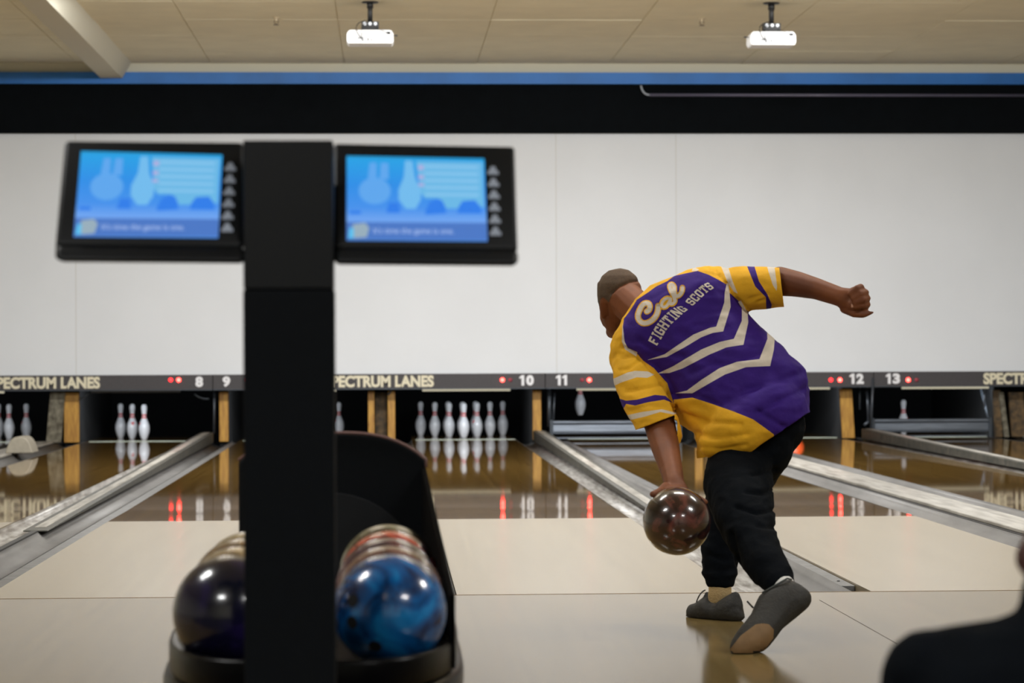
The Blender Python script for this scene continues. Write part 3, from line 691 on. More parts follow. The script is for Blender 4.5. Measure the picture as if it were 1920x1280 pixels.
def ball(c, m_, label, group=None, holes=None):
    T = empty('bowling_ball', (c[0], c[1], c[2]-RB), label, 'bowling ball', group)
    b_ = bmesh.new(); bmesh.ops.create_uvsphere(b_, u_segments=56, v_segments=36, radius=RB)
    me = bpy.data.meshes.new('ball_shell'); b_.to_mesh(me); b_.free(); me.materials.append(m_)
    o = link('ball_shell', me, T, True); o.location = (0, 0, RB); o.matrix_parent_inverse = Matrix.Identity(4)
    if holes:
        for h in holes:
            d = Vector(h).normalized(); b_ = bmesh.new()
            bmesh.ops.create_cone(b_, cap_ends=True, segments=20, radius1=.0125, radius2=.0125, depth=.004, matrix=Matrix.Translation(d*(RB-.0012)) @ d.to_track_quat('Z', 'Y').to_matrix().to_4x4())
            me = bpy.data.meshes.new('finger_hole'); b_.to_mesh(me); b_.free(); me.materials.append(mat('hole_black', (5, 5, 6), .9))
            h_ = link('finger_hole', me, T); h_.location = (0, 0, RB); h_.matrix_parent_inverse = Matrix.Identity(4)
    return T
zc = P(731, 1145, 5.06).z
GB = 'bowling balls lined up on the ball return'
ball((CXR, 5.06, zc), swirl('ball_blue', (8, 30, 70), (16, 92, 160), (30, 140, 210), 9), 'glossy blue bowling ball at the front right of the ball return', GB, [(-.66, -.75, -.12), (-.30, -.95, -.62), (-.62, -.70, .25)])
for k, (c1, c2, c3, lb) in enumerate((((70, 40, 38), (120, 84, 76), (150, 116, 106), 'pinkish brown bowling ball directly behind the blue one'), ((26, 16, 40), (70, 30, 60), (140, 70, 60), 'dark purple bowling ball, third behind the blue one'), ((60, 44, 50), (200, 80, 60), (90, 50, 80), 'red and purple bowling ball, fourth in the right row of the ball return'), ((60, 56, 44), (96, 92, 74), (130, 124, 96), 'olive grey bowling ball, last in the right row below the hood'))):
    ball((CXR-.004*(k % 2), 5.06+.2195*(k+1), zc), swirl('ball_r%d' % k, c1, c2, c3, 7), lb, GB)
for k, (c1, c2, c3, lb) in enumerate((((10, 12, 26), (18, 16, 44), (34, 24, 70), 'dark indigo bowling ball at the front left of the ball return'), ((90, 74, 50), (150, 128, 96), (170, 150, 116), 'tan bowling ball behind the indigo one'), ((50, 34, 22), (120, 92, 60), (150, 122, 84), 'brown bowling ball, third in the left row of the ball return'), ((110, 94, 66), (150, 132, 100), (80, 64, 42), 'pale tan bowling ball, last in the left row of the ball return'))):
    ball((CXL+.004*(k % 2), 5.06+.2195*k, zc), swirl('ball_l%d' % k, c1, c2, c3, 7), lb, GB)

# ------------------------------------------------------------------ figure tools
def sph(c, r, n=12, mtx=None):
    pts = []
    for i in range(n//2+1):
        th = math.pi*i/(n//2)
        for j in range(n):
            if i in (0, n//2) and j: continue
            ph = 2*math.pi*j/n; v = Vector((math.sin(th)*math.cos(ph), math.sin(th)*math.sin(ph), math.cos(th)))
            v = Vector((v.x*r[0], v.y*r[1], v.z*r[2])) if not isinstance(r, (int, float)) else v*r
            if mtx: v = mtx @ v
            pts.append(Vector(c)+v)
    return pts
def add_hull(b_, pts):
    vs = [b_.verts.new(p) for p in pts]
    r = bmesh.ops.convex_hull(b_, input=vs, use_existing_faces=False)
    bad = [g_ for g_ in set(r['geom_interior']+r['geom_unused']) if isinstance(g_, bmesh.types.BMVert)]
    bmesh.ops.delete(b_, geom=bad, context='VERTS')
def caps(b_, chain, n=14):
    """chain of (point, radius or (rx,ry,rz)) -> hulls of neighbours"""
    for (p0, r0_), (p1, r1_) in zip(chain, chain[1:]): add_hull(b_, sph(p0, r0_, n)+sph(p1, r1_, n))
def inpoly(x, y, poly):
    c_ = False; n = len(poly)
    for i in range(n):
        x1_, y1_ = poly[i]; x2_, y2_ = poly[(i+1) % n]
        if (y1_ > y) != (y2_ > y) and x < (x2_-x1_)*(y-y1_)/(y2_-y1_)+x1_: c_ = not c_
    return c_
def pdist(x, y, poly, closed=True):
    best = 1e9; n = len(poly)
    for i in range(n if closed else n-1):
        ax, ay = poly[i]; bx_, by_ = poly[(i+1) % n]; dx, dy = bx_-ax, by_-ay
        t = max(0, min(1, ((x-ax)*dx+(y-ay)*dy)/(dx*dx+dy*dy+1e-9))); best = min(best, math.hypot(x-ax-dx*t, y-ay-dy*t))
    return best
def inflate(b_, poly, Yf, step, kz=1.0, rmax=.16, rmin=.008, zmax=None):
    """fills an outline with inscribed ellipsoids: real thickness, depth from Yf"""
    xs = [p[0] for p in poly]; ys = [p[1] for p in poly]; pts = []
    y = min(ys)+step/2
    while y < max(ys):
        x = min(xs)+step/2
        while x < max(xs):
            if inpoly(x, y, poly):
                d = pdist(x, y, poly); Y = Yf(x, y); s = FPX/Y
                if d/s > rmin: pts.append((x, y, d, Y, s))
            x += step
        y += step
    keep = []
    for p in sorted(pts, key=lambda p: -p[2]):     # drop balls wholly inside a bigger kept one
        if any(math.hypot(p[0]-k[0], p[1]-k[1])+p[2] < k[2]+step*.22 for k in keep): continue
        keep.append(p)
    for x, y, d, Y, s in keep:
        r = d/s; rz = min(r*kz, zmax or 9)
        ps = sph(P(x, y, Y), (r, rz, r), 14)
        add_hull(b_, ps)
def remesh(b_, name, voxel, smooth=4, fac=.5):
    bmesh.ops.recalc_face_normals(b_, faces=b_.faces)
    me = bpy.data.meshes.new('tmp'); b_.to_mesh(me); b_.free()
    o = bpy.data.objects.new('tmp', me); COL.objects.link(o)
    rm = o.modifiers.new('r', 'REMESH'); rm.mode = 'VOXEL'; rm.voxel_size = voxel; rm.adaptivity = 0
    sm = o.modifiers.new('s', 'SMOOTH'); sm.factor = fac; sm.iterations = smooth
    bpy.context.view_layer.update()
    m2 = bpy.data.meshes.new_from_object(o.evaluated_get(bpy.context.evaluated_depsgraph_get())); m2.name = name
    bpy.data.objects.remove(o); bpy.data.meshes.remove(me)
    for p in m2.polygons: p.use_smooth = True
    return m2
def wrinkle(me, amp, scale, st=(1, 1, 1), seed=0.0):
    """cloth folds along the surface normal"""
    ns_ = [v.normal.copy() for v in me.vertices]
    for v, n_ in zip(me.vertices, ns_):
        q_ = Vector((v.co.x*st[0], v.co.y*st[1], v.co.z*st[2]))*scale+Vector((seed, seed, seed))
        a = noise.noise(q_); r = 1-abs(noise.noise(q_*1.7+Vector((9, 3, 1))))*2.2
        v.co += n_*amp*(a*.8+r*.6)
def crease(me, line, width, depth, Ymax=99):
    ns_ = [v.normal.copy() for v in me.vertices]
    xs = [p[0] for p in line]; ys = [p[1] for p in line]; x0_, x1_, y0_, y1_ = min(xs)-3*width, max(xs)+3*width, min(ys)-3*width, max(ys)+3*width
    for v, n_ in zip(me.vertices, ns_):
        if n_.y > .1: continue
        x, y = px_of(v.co)
        if x0_ < x < x1_ and y0_ < y < y1_:
            d = pdist(x, y, line, False)
            if d < 3*width: v.co -= n_*depth*math.exp(-(d/width)**2)
def paint(me, regions):
    """regions: (material index, pixel polygon, optional test). Cuts the mesh along each outline, then assigns faces."""
    b_ = bmesh.new(); b_.from_mesh(me)
    for mi_, poly, *t in regions:
        test = t[0] if t else None
        n = len(poly); xs = [p[0] for p in poly]; ys = [p[1] for p in poly]
        for i in range(n):
            a, c_ = poly[i], poly[(i+1) % n]
            if a[0] < 1000 or c_[0] < 1000: continue
            d1, d2 = P(a[0], a[1], 9)-CAM, P(c_[0], c_[1], 9)-CAM; no = d1.cross(d2)
            if no.length < 1e-9: continue
            x0_, x1_, y0_, y1_ = min(a[0], c_[0])-4, max(a[0], c_[0])+4, min(a[1], c_[1])-4, max(a[1], c_[1])+4
            fs = []
            for f in b_.faces:
                x, y = px_of(f.calc_center_median())
                if x0_ < x < x1_ and y0_ < y < y1_: fs.append(f)
            if not fs: continue
            geom = set(fs)
            for f in fs: geom.update(f.edges); geom.update(f.verts)
            bmesh.ops.bisect_plane(b_, geom=list(geom), dist=1e-6, plane_co=CAM, plane_no=no.normalized())
        for f in b_.faces:
            cc = f.calc_center_median(); x, y = px_of(cc)
            if min(xs) < x < max(xs) and min(ys) < y < max(ys) and inpoly(x, y, poly) and (test is None or test(cc, f.normal)): f.material_index = mi_
    b_.to_mesh(me); b_.free()
    for p in me.polygons: p.use_smooth = True
def cut(me, a, c_, keep, box=None):
    """cut away the side of the pixel line a-c_ that does not hold the pixel keep"""
    b_ = bmesh.new(); b_.from_mesh(me)
    no = (P(*a, 9)-CAM).cross(P(*c_, 9)-CAM).normalized()
    if (P(*keep, 9)-CAM).dot(no) > 0: no = -no
    if box:
        fs = [f for f in b_.faces if (lambda q_: box[0] < q_[0] < box[2] and box[1] < q_[1] < box[3])(px_of(f.calc_center_median()))]
    else: fs = list(b_.faces)
    geom = set(fs)
    for f in fs: geom.update(f.edges); geom.update(f.verts)
    bmesh.ops.bisect_plane(b_, geom=list(geom), dist=1e-6, plane_co=CAM, plane_no=no, clear_outer=True)
    b_.to_mesh(me); b_.free()

# ------------------------------------------------------------------ the bowler
M_skin = mat('skin_brown', (122, 70, 38), .6, col2=(98, 54, 30), noise_scale=9, spec=.3)
M_hair = mat('hair_stubble', (88, 68, 48), .85, noise_amt=.3, noise_scale=200, bump=.4, bump_scale=600)
M_nail = mat('nail_pale', (196, 150, 126), .4)
def cloth(name, c_, c2=None): return mat(name, c_, .8, noise_amt=.12, noise_scale=14, bump=.35, bump_scale=28, spec=.25)
M_purple = cloth('jersey_purple', (52, 22, 116)); M_gold = cloth('jersey_gold', (230, 172, 36)); M_jw = cloth('jersey_white', (214, 202, 186))
M_pants = mat('trousers_black', (9, 13, 18), .9, noise_amt=.3, noise_scale=18, bump=.3, bump_scale=40, spec=.08)
M_shoe = mat('shoe_dark', (44, 42, 38), .7, noise_amt=.3, noise_scale=60, bump=.2, bump_scale=120)
M_sole = mat('sole_tan', (128, 98, 62), .7, noise_amt=.2, noise_scale=20)
M_sock = mat('sock_cream', (186, 160, 114), .9, bump=.5, bump_scale=200)
BW = empty('person', (P(1380, 1150, 9.2).x, 9.0, 0), 'bowler in a purple and gold jersey bending to release a ball, seen from behind', 'person')
def child(me, name, ms, parent):
    me.name = name
    while len(me.materials): me.materials.pop()
    for x in ms: me.materials.append(x)
    return link(name, me, parent)
def R(d): return d
# body: one continuous surface
b = bmesh.new()
head = [(1118, 542), (1120, 531), (1129, 516), (1141, 506), (1162, 501), (1180, 506), (1192, 515), (1200, 528), (1206, 545), (1203, 575), (1190, 605), (1172, 628), (1152, 637), (1144, 631), (1137, 621), (1130, 606), (1124, 584), (1120, 562)]
inflate(b, head, lambda x, y: 9.33+(y-560)*.0005, 6, 1.15)
caps(b, [(P(1162, 560, 9.36), (.062, .085, .075)), (P(1150, 590, 9.42), (.05, .06, .06))])          # face side of the skull
caps(b, [(P(1146, 600, 9.46), .020), (P(1140, 596, 9.50), .014)])                                # nose
caps(b, [(P(1152, 618, 9.44), .030), (P(1148, 622, 9.46), .024)])                                # mouth and chin
caps(b, [(P(1172, 560, 9.28), .064), (P(1215, 600, 9.19), .070), (P(1262, 628, 9.12), .085)])      # neck
caps(b, [(P(1129, 566, 9.30), (.010, .018, .016)), (P(1131, 592, 9.31), (.008, .012, .012))])      # ear
caps(b, [(P(1188, 545, 9.45), (.010, .016, .014)), (P(1190, 560, 9.45), (.008, .012, .012))])
for ch in ([(P(1210, 685, 9.18), .060), (P(1300, 640, 9.12), (.11, .08, .11)), (P(1375, 552, 9.12), .055)],
           [(P(1300, 640, 9.12), (.11, .08, .11)), (P(1385, 725, 9.04), (.11, .08, .11)), (P(1432, 800, 9.02), (.10, .08, .10))],
           [(P(1432, 810, 9.02), .085), (P(1362, 940, 9.36), .062), (P(1352, 1060, 9.27), .045), (P(1350, 1112, 9.23), .032), (P(1348, 1140, 9.24), .032), (P(1310, 1152, 9.29), .022)],
           [(P(1408, 820, 9.06), .07), (P(1394, 950, 8.74), .052), (P(1440, 1052, 8.46), .046), (P(1470, 1100, 8.34), .033), (P(1482, 1120, 8.31), .033), (P(1415, 1195, 8.19), .024)],
           # left arm, reaching down to the ball
           [(P(1206, 690, 9.17), .058), (P(1238, 800, 8.98), .054), (P(1248, 840, 8.86), .048), (P(1259, 882, 8.72), .038), (P(1264, 906, 8.63), .034), (P(1270, 925, 8.585), (.042, .020, .03))],
           # right arm, held out
           [(P(1380, 547, 9.12), .050), (P(1462, 527, 9.04), .051), (P(1492, 532, 8.99), .045), (P(1530, 541, 8.93), .037), (P(1574, 556, 8.87), .033), (P(1592, 562, 8.85), (.034, .026, .040))]):
    caps(b, ch)
# left hand spread over the far side of the ball
bc = P(1269, 977, 8.42)
def onball(px_, py_, dy, k=1.0):
    """a point just outside the ball, in direction given by offsets"""
    d = Vector((px_, dy, py_)).normalized(); return bc+d*(RB+.009*k)
caps(b, [(P(1270, 918, 8.60), (.036, .022, .02)), (onball(.03, .72, .70, 1.6), (.042, .016, .022))])
for ang, ln in ((-.40, .90), (-.14, 1.06), (.12, 1.0), (.40, .82)):
    ch = []
    for t in (0, .35, .7, 1.0):
        th = .75-ln*t*1.0        # elevation goes down behind the ball
        ch.append((onball(math.sin(ang*(1+t*.5))*1.0, math.sin(th), math.cos(th), 1.0), .0105-.002*t))
    caps(b, ch, 10)
caps(b, [(P(1248, 912, 8.59), .016), (onball(-.42, .80, .42, .9), .012), (onball(-.62, .70, .12, .8), .0105)], 10)        # thumb over the left
caps(b, [(onball(.32, .72, .62, 1.4), .012), (onball(.60, .62, .46, .9), .0105), (onball(.80, .50, .22, .8), .009)], 10)     # little finger over the right
# right fist
fy = 8.80
add_hull(b, sph(P(1606, 558, 8.845), (.036, .030, .040), 14)+sph(P(1600, 576, 8.85), (.034, .026, .026), 14))
for (ka, mid, tip) in (((1614, 538, 8.835), (1606, 541, 8.80), (1593, 551, 8.802)), ((1623, 548, 8.83), (1614, 551, 8.793), (1599, 560, 8.798)), ((1626, 559, 8.83), (1618, 562, 8.79), (1602, 568, 8.797)), ((1626, 571, 8.835), (1617, 573, 8.797), (1601, 575.5, 8.80))):
    caps(b, [(P(*ka), .0125), (P(*mid), .0118), (P(*tip), .0102)], 12)
add_hull(b, sph(P(1602, 572, 8.835), .030, 14)+sph(P(1615, 579, 8.835), .024, 14))
caps(b, [(P(1584, 578, 8.86), .018), (P(1602, 588, 8.82), .0135), (P(1618, 590, 8.82), .0115), (P(1628, 587.5, 8.82), .0085), (P(1636, 585.5, 8.82), .005)], 12)
body_me = remesh(b, 'body', .0042, 3)
crease(body_me, [(1200, 526), (1180, 528), (1160, 537), (1145, 550)], 2.4, .006)
crease(body_me, [(1137, 572), (1139, 594)], 2.2, .008)
paint(body_me, [(1, [(1592, 566), (1599, 571), (1600, 576), (1592, 576)], lambda c_, n_: c_.y < 8.81 and c_.x > 1.4)])
body = child(body_me, 'body', [M_skin, M_nail], BW)
# eyes
for q_ in ((1133, 590, 9.475), (1158, 578, 9.475)):
    MB().lathe([(.011*math.sin(math.pi*k/10), -.011*math.cos(math.pi*k/10)) for k in range(11)], P(*q_), 14).build('eye', mat('eye_white', (210, 205, 196), .3), BW, True)
# cropped hair: shell a little outside the skull
hb = bmesh.new(); hb.from_mesh(body_me); hb.normal_update()
hairpoly = [(1100, 480), (1215, 480), (1206, 524), (1190, 527), (1170, 533), (1154, 543), (1146, 556), (1142, 566), (1130, 556), (1126, 562), (1122, 582), (1100, 582)]
dl = [f for f in hb.faces if not ((lambda q_: inpoly(q_[0], q_[1], hairpoly))(px_of(f.calc_center_median())) and f.calc_center_median().y < 9.44 and f.calc_center_median().z > .95)]
bmesh.ops.delete(hb, geom=dl, context='FACES')
for v in hb.verts: v.co += v.normal*.0009
hm = bpy.data.meshes.new('hair'); hb.to_mesh(hm); hb.free()
for p in hm.polygons: p.use_smooth = True
child(hm, 'hair', [M_hair], BW)

# jersey
b = bmesh.new()
torso = [(1205, 541), (1225, 531), (1262, 517), (1292, 504), (1312, 497), (1335, 496), (1365, 502), (1385, 520), (1394, 560), (1402, 586), (1436, 618), (1456, 635), (1493, 675), (1510, 687), (1517, 712), (1523, 745), (1522, 790), (1500, 840), (1440, 880), (1310, 890), (1303, 829), (1300, 811), (1271, 794), (1262, 749), (1240, 720), (1190, 712), (1150, 700), (1142, 672), (1145, 634), (1160, 605), (1180, 575)]
inflate(b, torso, lambda x, y: 9.12-(x-1300)*.0007-(y-620)*.0004, 9, 1.0, zmax=.155, rmin=.012)
caps(b, [(P(1384, 541, 9.10), .077), (P(1420, 540, 9.06), .074), (P(1488, 538, 9.0), .066)], 18)
caps(b, [(P(1340, 828, 8.90), .056), (P(1395, 800, 8.90), .115), (P(1447, 775, 8.91), .128)], 18)
caps(b, [(P(1196, 680, 9.16), .088), (P(1199, 712, 9.10), .090), (P(1222, 768, 9.0), .080), (P(1240, 812, 8.95), .072)], 18)
jm = remesh(b, 'jersey', .0075, 5)
cut(jm, (1461, 500), (1470, 574), (1400, 540), (1425, 470, 1560, 620))
cut(jm, (1186, 808), (1274, 775), (1200, 700), (1150, 770, 1262, 900))
cut(jm, (1262, 779), (1274, 775), (1200, 700), (1262, 790, 1268, 900))
cut(jm, (1300, 860), (1409, 845), (1350, 780), None)
cut(jm, (1405, 848), (1519, 771), (1350, 700), None)
wrinkle(jm, .005, 7, (1.0, 1, 2.2), 3.1)
for ln, w_, d_ in (([(1166, 650), (1190, 664), (1212, 680), (1236, 706), (1256, 738), (1268, 770)], 3.2, .016), ([(1190, 667), (1165, 672)], 2.5, .006), ([(1200, 674), (1180, 690), (1160, 694)], 3, .006),
                   ([(1366, 530), (1376, 555), (1396, 576)], 3, .012), ([(1340, 505), (1352, 520), (1368, 536)], 2.6, .007), ([(1325, 500), (1345, 522)], 2.2, .004),
                   ([(1420, 566), (1436, 560), (1446, 572)], 2.5, .007), ([(1405, 560), (1440, 550)], 3, .005), ([(1500, 700), (1440, 720), (1390, 735)], 6, .007), ([(1510, 730), (1460, 750), (1420, 775)], 6, .008),
                   ([(1270, 745), (1310, 742), (1350, 760)], 4, .006), ([(1275, 775), (1320, 790), (1390, 795)], 5, .009), ([(1305, 812), (1340, 822), (1400, 815)], 5, .008), ([(1310, 838), (1350, 842), (1400, 834)], 4, .005),
                   ([(1420, 770), (1450, 790), (1470, 800)], 5, .008), ([(1200, 640), (1230, 660), (1280, 668)], 5, .006), ([(1300, 610), (1340, 606)], 3, .003), ([(1220, 560), (1250, 545)], 4, .003),
                   ([(1175, 735), (1205, 728), (1240, 720)], 3.5, .006), ([(1180, 770), (1215, 760), (1250, 762)], 3, .004), ([(1295, 700), (1330, 684), (1370, 680)], 5, .004), ([(1455, 640), (1430, 662), (1390, 672)], 5, .004)):
    crease(jm, ln, w_, d_)
GOLD, WH, PU = 1, 2, 0
yoke = [(1100, 470), (1313, 470), (1311, 507), (1287, 512), (1264, 517), (1251, 527), (1230, 537), (1215, 548), (1194, 562), (1181, 583), (1170, 597), (1168, 612), (1170, 641), (1175, 652), (1194, 662), (1206, 676), (1226, 690), (1251, 718), (1262, 752), (1271, 778), (1271, 830), (1100, 830)]
rsl = [(1309, 470), (1309, 508), (1329, 515), (1341, 521), (1362, 533), (1366, 547), (1385, 564), (1398, 580), (1404, 585), (1520, 585), (1520, 470)]
hemp = [(1263, 749), (1298, 745), (1335, 757), (1375, 771), (1412, 786), (1451, 814), (1451, 900), (1250, 900), (1268, 790)]
paint(jm, [(GOLD, yoke), (GOLD, rsl), (GOLD, hemp),
   (WH, [(1167, 604), (1171, 640), (1177, 652), (1195, 660), (1193, 668), (1172, 655), (1166, 640)]),
   (WH, [(1300, 500), (1311, 505), (1306, 508), (1297, 508)]),
   (WH, [(1213, 675), (1246, 664), (1272, 646), (1300, 627), (1332, 614), (1343, 612), (1358, 567), (1359, 548), (1363, 530), (1366, 532), (1368, 548), (1370, 575), (1356, 621), (1336, 624), (1315, 632), (1285, 650), (1250, 669)]),
   (WH, [(1233, 700), (1261, 687), (1288, 671), (1315, 655), (1349, 641), (1376, 635), (1391, 601), (1391, 577), (1384, 566), (1389, 563), (1402, 586), (1403, 604), (1394, 646), (1362, 651), (1329, 665), (1281, 690), (1255, 699)]),
   (WH, [(1266, 737), (1288, 732), (1315, 712), (1349, 690), (1382, 678), (1424, 673), (1439, 635), (1438, 615), (1453, 630), (1451, 655), (1444, 686), (1399, 688), (1359, 702), (1329, 719), (1298, 737)]),
   (WH, [(1344, 480), (1362, 490), (1374, 528), (1383, 550), (1376, 547), (1364, 528)]),
   (PU, [(1397, 490), (1412, 490), (1423, 527), (1439, 552), (1447, 571), (1444, 590), (1437, 585), (1436, 557), (1416, 537)]),
   (WH, [(1435, 490), (1451, 490), (1457, 537), (1456, 545), (1449, 534)]),
   (WH, [(1136, 716), (1177, 698), (1191, 695), (1214, 696), (1227, 702), (1214, 708), (1194, 707), (1164, 717), (1138, 730)]),
   (PU, [(1158, 746), (1174, 751), (1194, 749), (1228, 740), (1248, 742), (1262, 755), (1245, 749), (1214, 754), (1191, 760), (1174, 757), (1166, 771), (1156, 762)]),
   (WH, [(1172, 779), (1204, 772), (1241, 767), (1270, 774), (1263, 777), (1238, 772), (1208, 781), (1181, 787)])])
jersey = child(jm, 'jersey', [M_purple, M_gold, M_jw], BW)
sd = jersey.modifiers.new('cloth', 'SOLIDIFY'); sd.thickness = .002; sd.offset = -1
# lettering on the back of the jersey
bvj = BVHTree.FromPolygons([v.co.copy() for v in jm.vertices], [tuple(p.vertices) for p in jm.polygons])
def decal(name, polys, m_, parent, off, bv=bvj, grid=5.0):
    b_ = bmesh.new()
    for poly in polys:
        vs = [b_.verts.new((x, y, 0)) for x, y in poly]
        try: b_.faces.new(vs)
        except ValueError: pass
    bmesh.ops.triangulate(b_, faces=b_.faces)
    xs = [v.co.x for v in b_.verts]; ys = [v.co.y for v in b_.verts]
    for ax, lo, hi in ((0, min(xs), max(xs)), (1, min(ys), max(ys))):
        t = math.ceil(lo/grid)*grid
        while t < hi:
            co = [0, 0, 0]; co[ax] = t; no = [0, 0, 0]; no[ax] = 1
            bmesh.ops.bisect_plane(b_, geom=b_.verts[:]+b_.edges[:]+b_.faces[:], plane_co=co, plane_no=no); t += grid
    dead = []
    for v in b_.verts:
        d = (P(v.co.x, v.co.y, 9)-CAM).normalized(); h, n_, i_, t_ = bv.ray_cast(CAM, d)
        if h is None: dead.append(v)
        else: v.co = h-d*off
    bmesh.ops.delete(b_, geom=dead, context='VERTS')
    me = bpy.data.meshes.new(name); b_.to_mesh(me); b_.free(); me.materials.append(m_)
    return link(name, me, parent)
def stroke(pts, w_):
    out = []; n = 10
    # smooth the path (Catmull-Rom)
    sm = []
    for i in range(len(pts)-1):
        p0, p1, p2, p3 = pts[max(i-1, 0)], pts[i], pts[i+1], pts[min(i+2, len(pts)-1)]
        for k in range(5):
            t = k/5; sm.append(tuple(.5*((2*p1[a])+(-p0[a]+p2[a])*t+(2*p0[a]-5*p1[a]+4*p2[a]-p3[a])*t*t+(-p0[a]+3*p1[a]-3*p2[a]+p3[a])*t**3) for a in (0, 1)))
    sm.append(pts[-1])
    for a, c_ in zip(sm, sm[1:]):
        dx, dy = c_[0]-a[0], c_[1]-a[1]; l = math.hypot(dx, dy)+1e-9; nx_, ny_ = -dy/l*w_/2, dx/l*w_/2
        out.append([(a[0]+nx_, a[1]+ny_), (c_[0]+nx_, c_[1]+ny_), (c_[0]-nx_, c_[1]-ny_), (a[0]-nx_, a[1]-ny_)])
    for a in sm[::2]+[sm[-1]]: out.append([(a[0]+w_/2*math.cos(2*math.pi*k/n), a[1]+w_/2*math.sin(2*math.pi*k/n)) for k in range(n)])
    return out
zz = lambda L_: [(1160+x/7.11, 500+y/7.11) for x, y in L_]
C1 = zz([(375, 595), (405, 575), (415, 530), (400, 492), (360, 485), (318, 510), (280, 575), (256, 650), (275, 715), (330, 752), (395, 742), (455, 705), (500, 650), (522, 585), (528, 520)])
A1 = zz([(690, 425), (640, 420), (590, 460), (572, 510), (600, 538), (645, 515), (690, 440), (688, 490), (725, 490), (752, 455)])
L1 = zz([(752, 455), (735, 390), (700, 320), (680, 260), (705, 232), (738, 262), (742, 330), (760, 385), (800, 385), (842, 335), (850, 275)])
pb2 = [stroke(C1, 12.0), stroke(A1, 10.5), stroke(L1, 10.5)]; pw2 = [stroke(C1, 8.2), stroke(A1, 5.4), stroke(L1, 6.8)]
lt = decal('script_lettering', sum(pb2, []), M_gold, jersey, .0016); lt['label'] = 'gold outline of the script word Cal'
lt = decal('script_lettering', sum(pw2, []), M_jw, jersey, .0028); lt['label'] = 'white script word Cal'
s_ = .27; m_ = .5-s_/2
GL = {'F': [(0, 0, s_*1.1, 1), (0, .80, .95, 1), (0, .44, .75, .62), (-.02, 0, .48, .14)],
      'I': [(m_, 0, m_+s_*1.1, 1), (.15, .85, .9, 1), (.15, 0, .9, .15)],
      'G': [(0, .12, s_*1.1, .88), (.1, .82, .9, 1), (.1, 0, .9, .18), (.66, .1, .95, .52), (.5, .38, .98, .52), (.68, .68, .95, .88)],
      'H': [(0, 0, s_, 1), (.70, 0, .97, 1), (0, .42, .97, .60), (-.04, 0, .36, .13), (-.04, .87, .36, 1), (.60, 0, 1.0, .13), (.60, .87, 1.0, 1)],
      'T': [(m_, 0, m_+s_*1.1, 1), (0, .80, 1, 1), (0, .66, .16, 1), (.84, .66, 1, 1), (.24, 0, .8, .13)],
      'N': [(0, 0, s_*.95, 1), (.72, 0, .97, 1), (-.04, 0, .36, .13)],
      'S': [(0, .50, s_*1.1, .92), (.68, .10, .97, .52), (.1, .82, .9, 1), (.1, 0, .9, .18), (.1, .42, .88, .60), (0, .08, s_, .32), (.70, .70, .97, .92)],
      'C': [(0, .12, s_*1.1, .88), (.1, .82, .9, 1), (.1, 0, .9, .18), (.68, .62, .95, .90), (.68, .10, .95, .38)],
      'O': [(0, .12, s_*1.1, .88), (.68, .12, .97, .88), (.1, .82, .88, 1), (.1, 0, .88, .18)]}
base = zz([(512, 1050), (575, 950), (630, 850), (700, 765), (785, 690), (865, 615), (940, 560)]); topl = zz([(392, 985), (440, 885), (492, 790), (560, 700), (645, 615), (735, 545), (850, 520)])
base2 = zz([(985, 520), (1060, 455), (1130, 385), (1200, 325), (1285, 275)]); topl2 = zz([(885, 465), (950, 385), (1030, 310), (1110, 245), (1205, 200)])
def along(L_, t):
    ds = [math.hypot(b2[0]-a[0], b2[1]-a[1]) for a, b2 in zip(L_, L_[1:])]; T_ = sum(ds)*t
    for (a, b2), d in zip(zip(L_, L_[1:]), ds):
        if T_ <= d or b2 == L_[-1]: k = T_/d; return (a[0]+(b2[0]-a[0])*k, a[1]+(b2[1]-a[1])*k)
        T_ -= d
def word(wd, bl, tl, wts):
    out = []; tot = sum(wts); u0_ = 0
    for ch_, w_ in zip(wd, wts):
        def mp(x, y):
            a = along(bl, (u0_+x*w_*.86)/tot); c_ = along(tl, (u0_+x*w_*.86)/tot); return (a[0]+(c_[0]-a[0])*y, a[1]+(c_[1]-a[1])*y)
        for (xa_, ya_, xb_, yb_) in GL[ch_]: out.append([mp(xa_, ya_), mp(xb_, ya_), mp(xb_, yb_), mp(xa_, yb_)])
        if ch_ == 'N': out.append([mp(0, 1), mp(.34, 1), mp(.97, 0), mp(.66, 0)])
        u0_ += w_
    return out
letters = word('FIGHTING', base, topl, (1, .72, 1.05, 1.1, 1, .72, 1.1, 1.05))+word('SCOTS', base2, topl2, (1, 1, 1, 1, 1))
lt = decal('block_lettering', letters, M_jw, jersey, .0022); lt['label'] = 'white block letters reading FIGHTING SCOTS'

# trousers
b = bmesh.new()
caps(b, [(P(1434, 795, 9.02), (.142, .11, .13)), (P(1405, 850, 9.0), (.12, .11, .07))], 18)
caps(b, [(P(1425, 835, 8.99), .115), (P(1366, 950, 9.34), .088), (P(1351, 1030, 9.27), .070), (P(1350, 1066, 9.25), .061)], 18)
caps(b, [(P(1350, 1074, 9.25), (.066, .066, .02)), (P(1350, 1082, 9.24), (.050, .052, .02)), (P(1351, 1098, 9.23), (.048, .050, .008))], 18)
caps(b, [(P(1386, 850, 9.0), .105), (P(1384, 905, 8.86), .120), (P(1395, 960, 8.70), .102), (P(1412, 1015, 8.56), .078), (P(1437, 1060, 8.44), .066)], 18)
caps(b, [(P(1437, 1060, 8.44), .066), (P(1455, 1082, 8.38), .056), (P(1462, 1096, 8.35), .046)], 18)
tm = remesh(b, 'trousers', .008, 4)
wrinkle(tm, .005, 9, (1.0, 1, 1.9), 8.0)
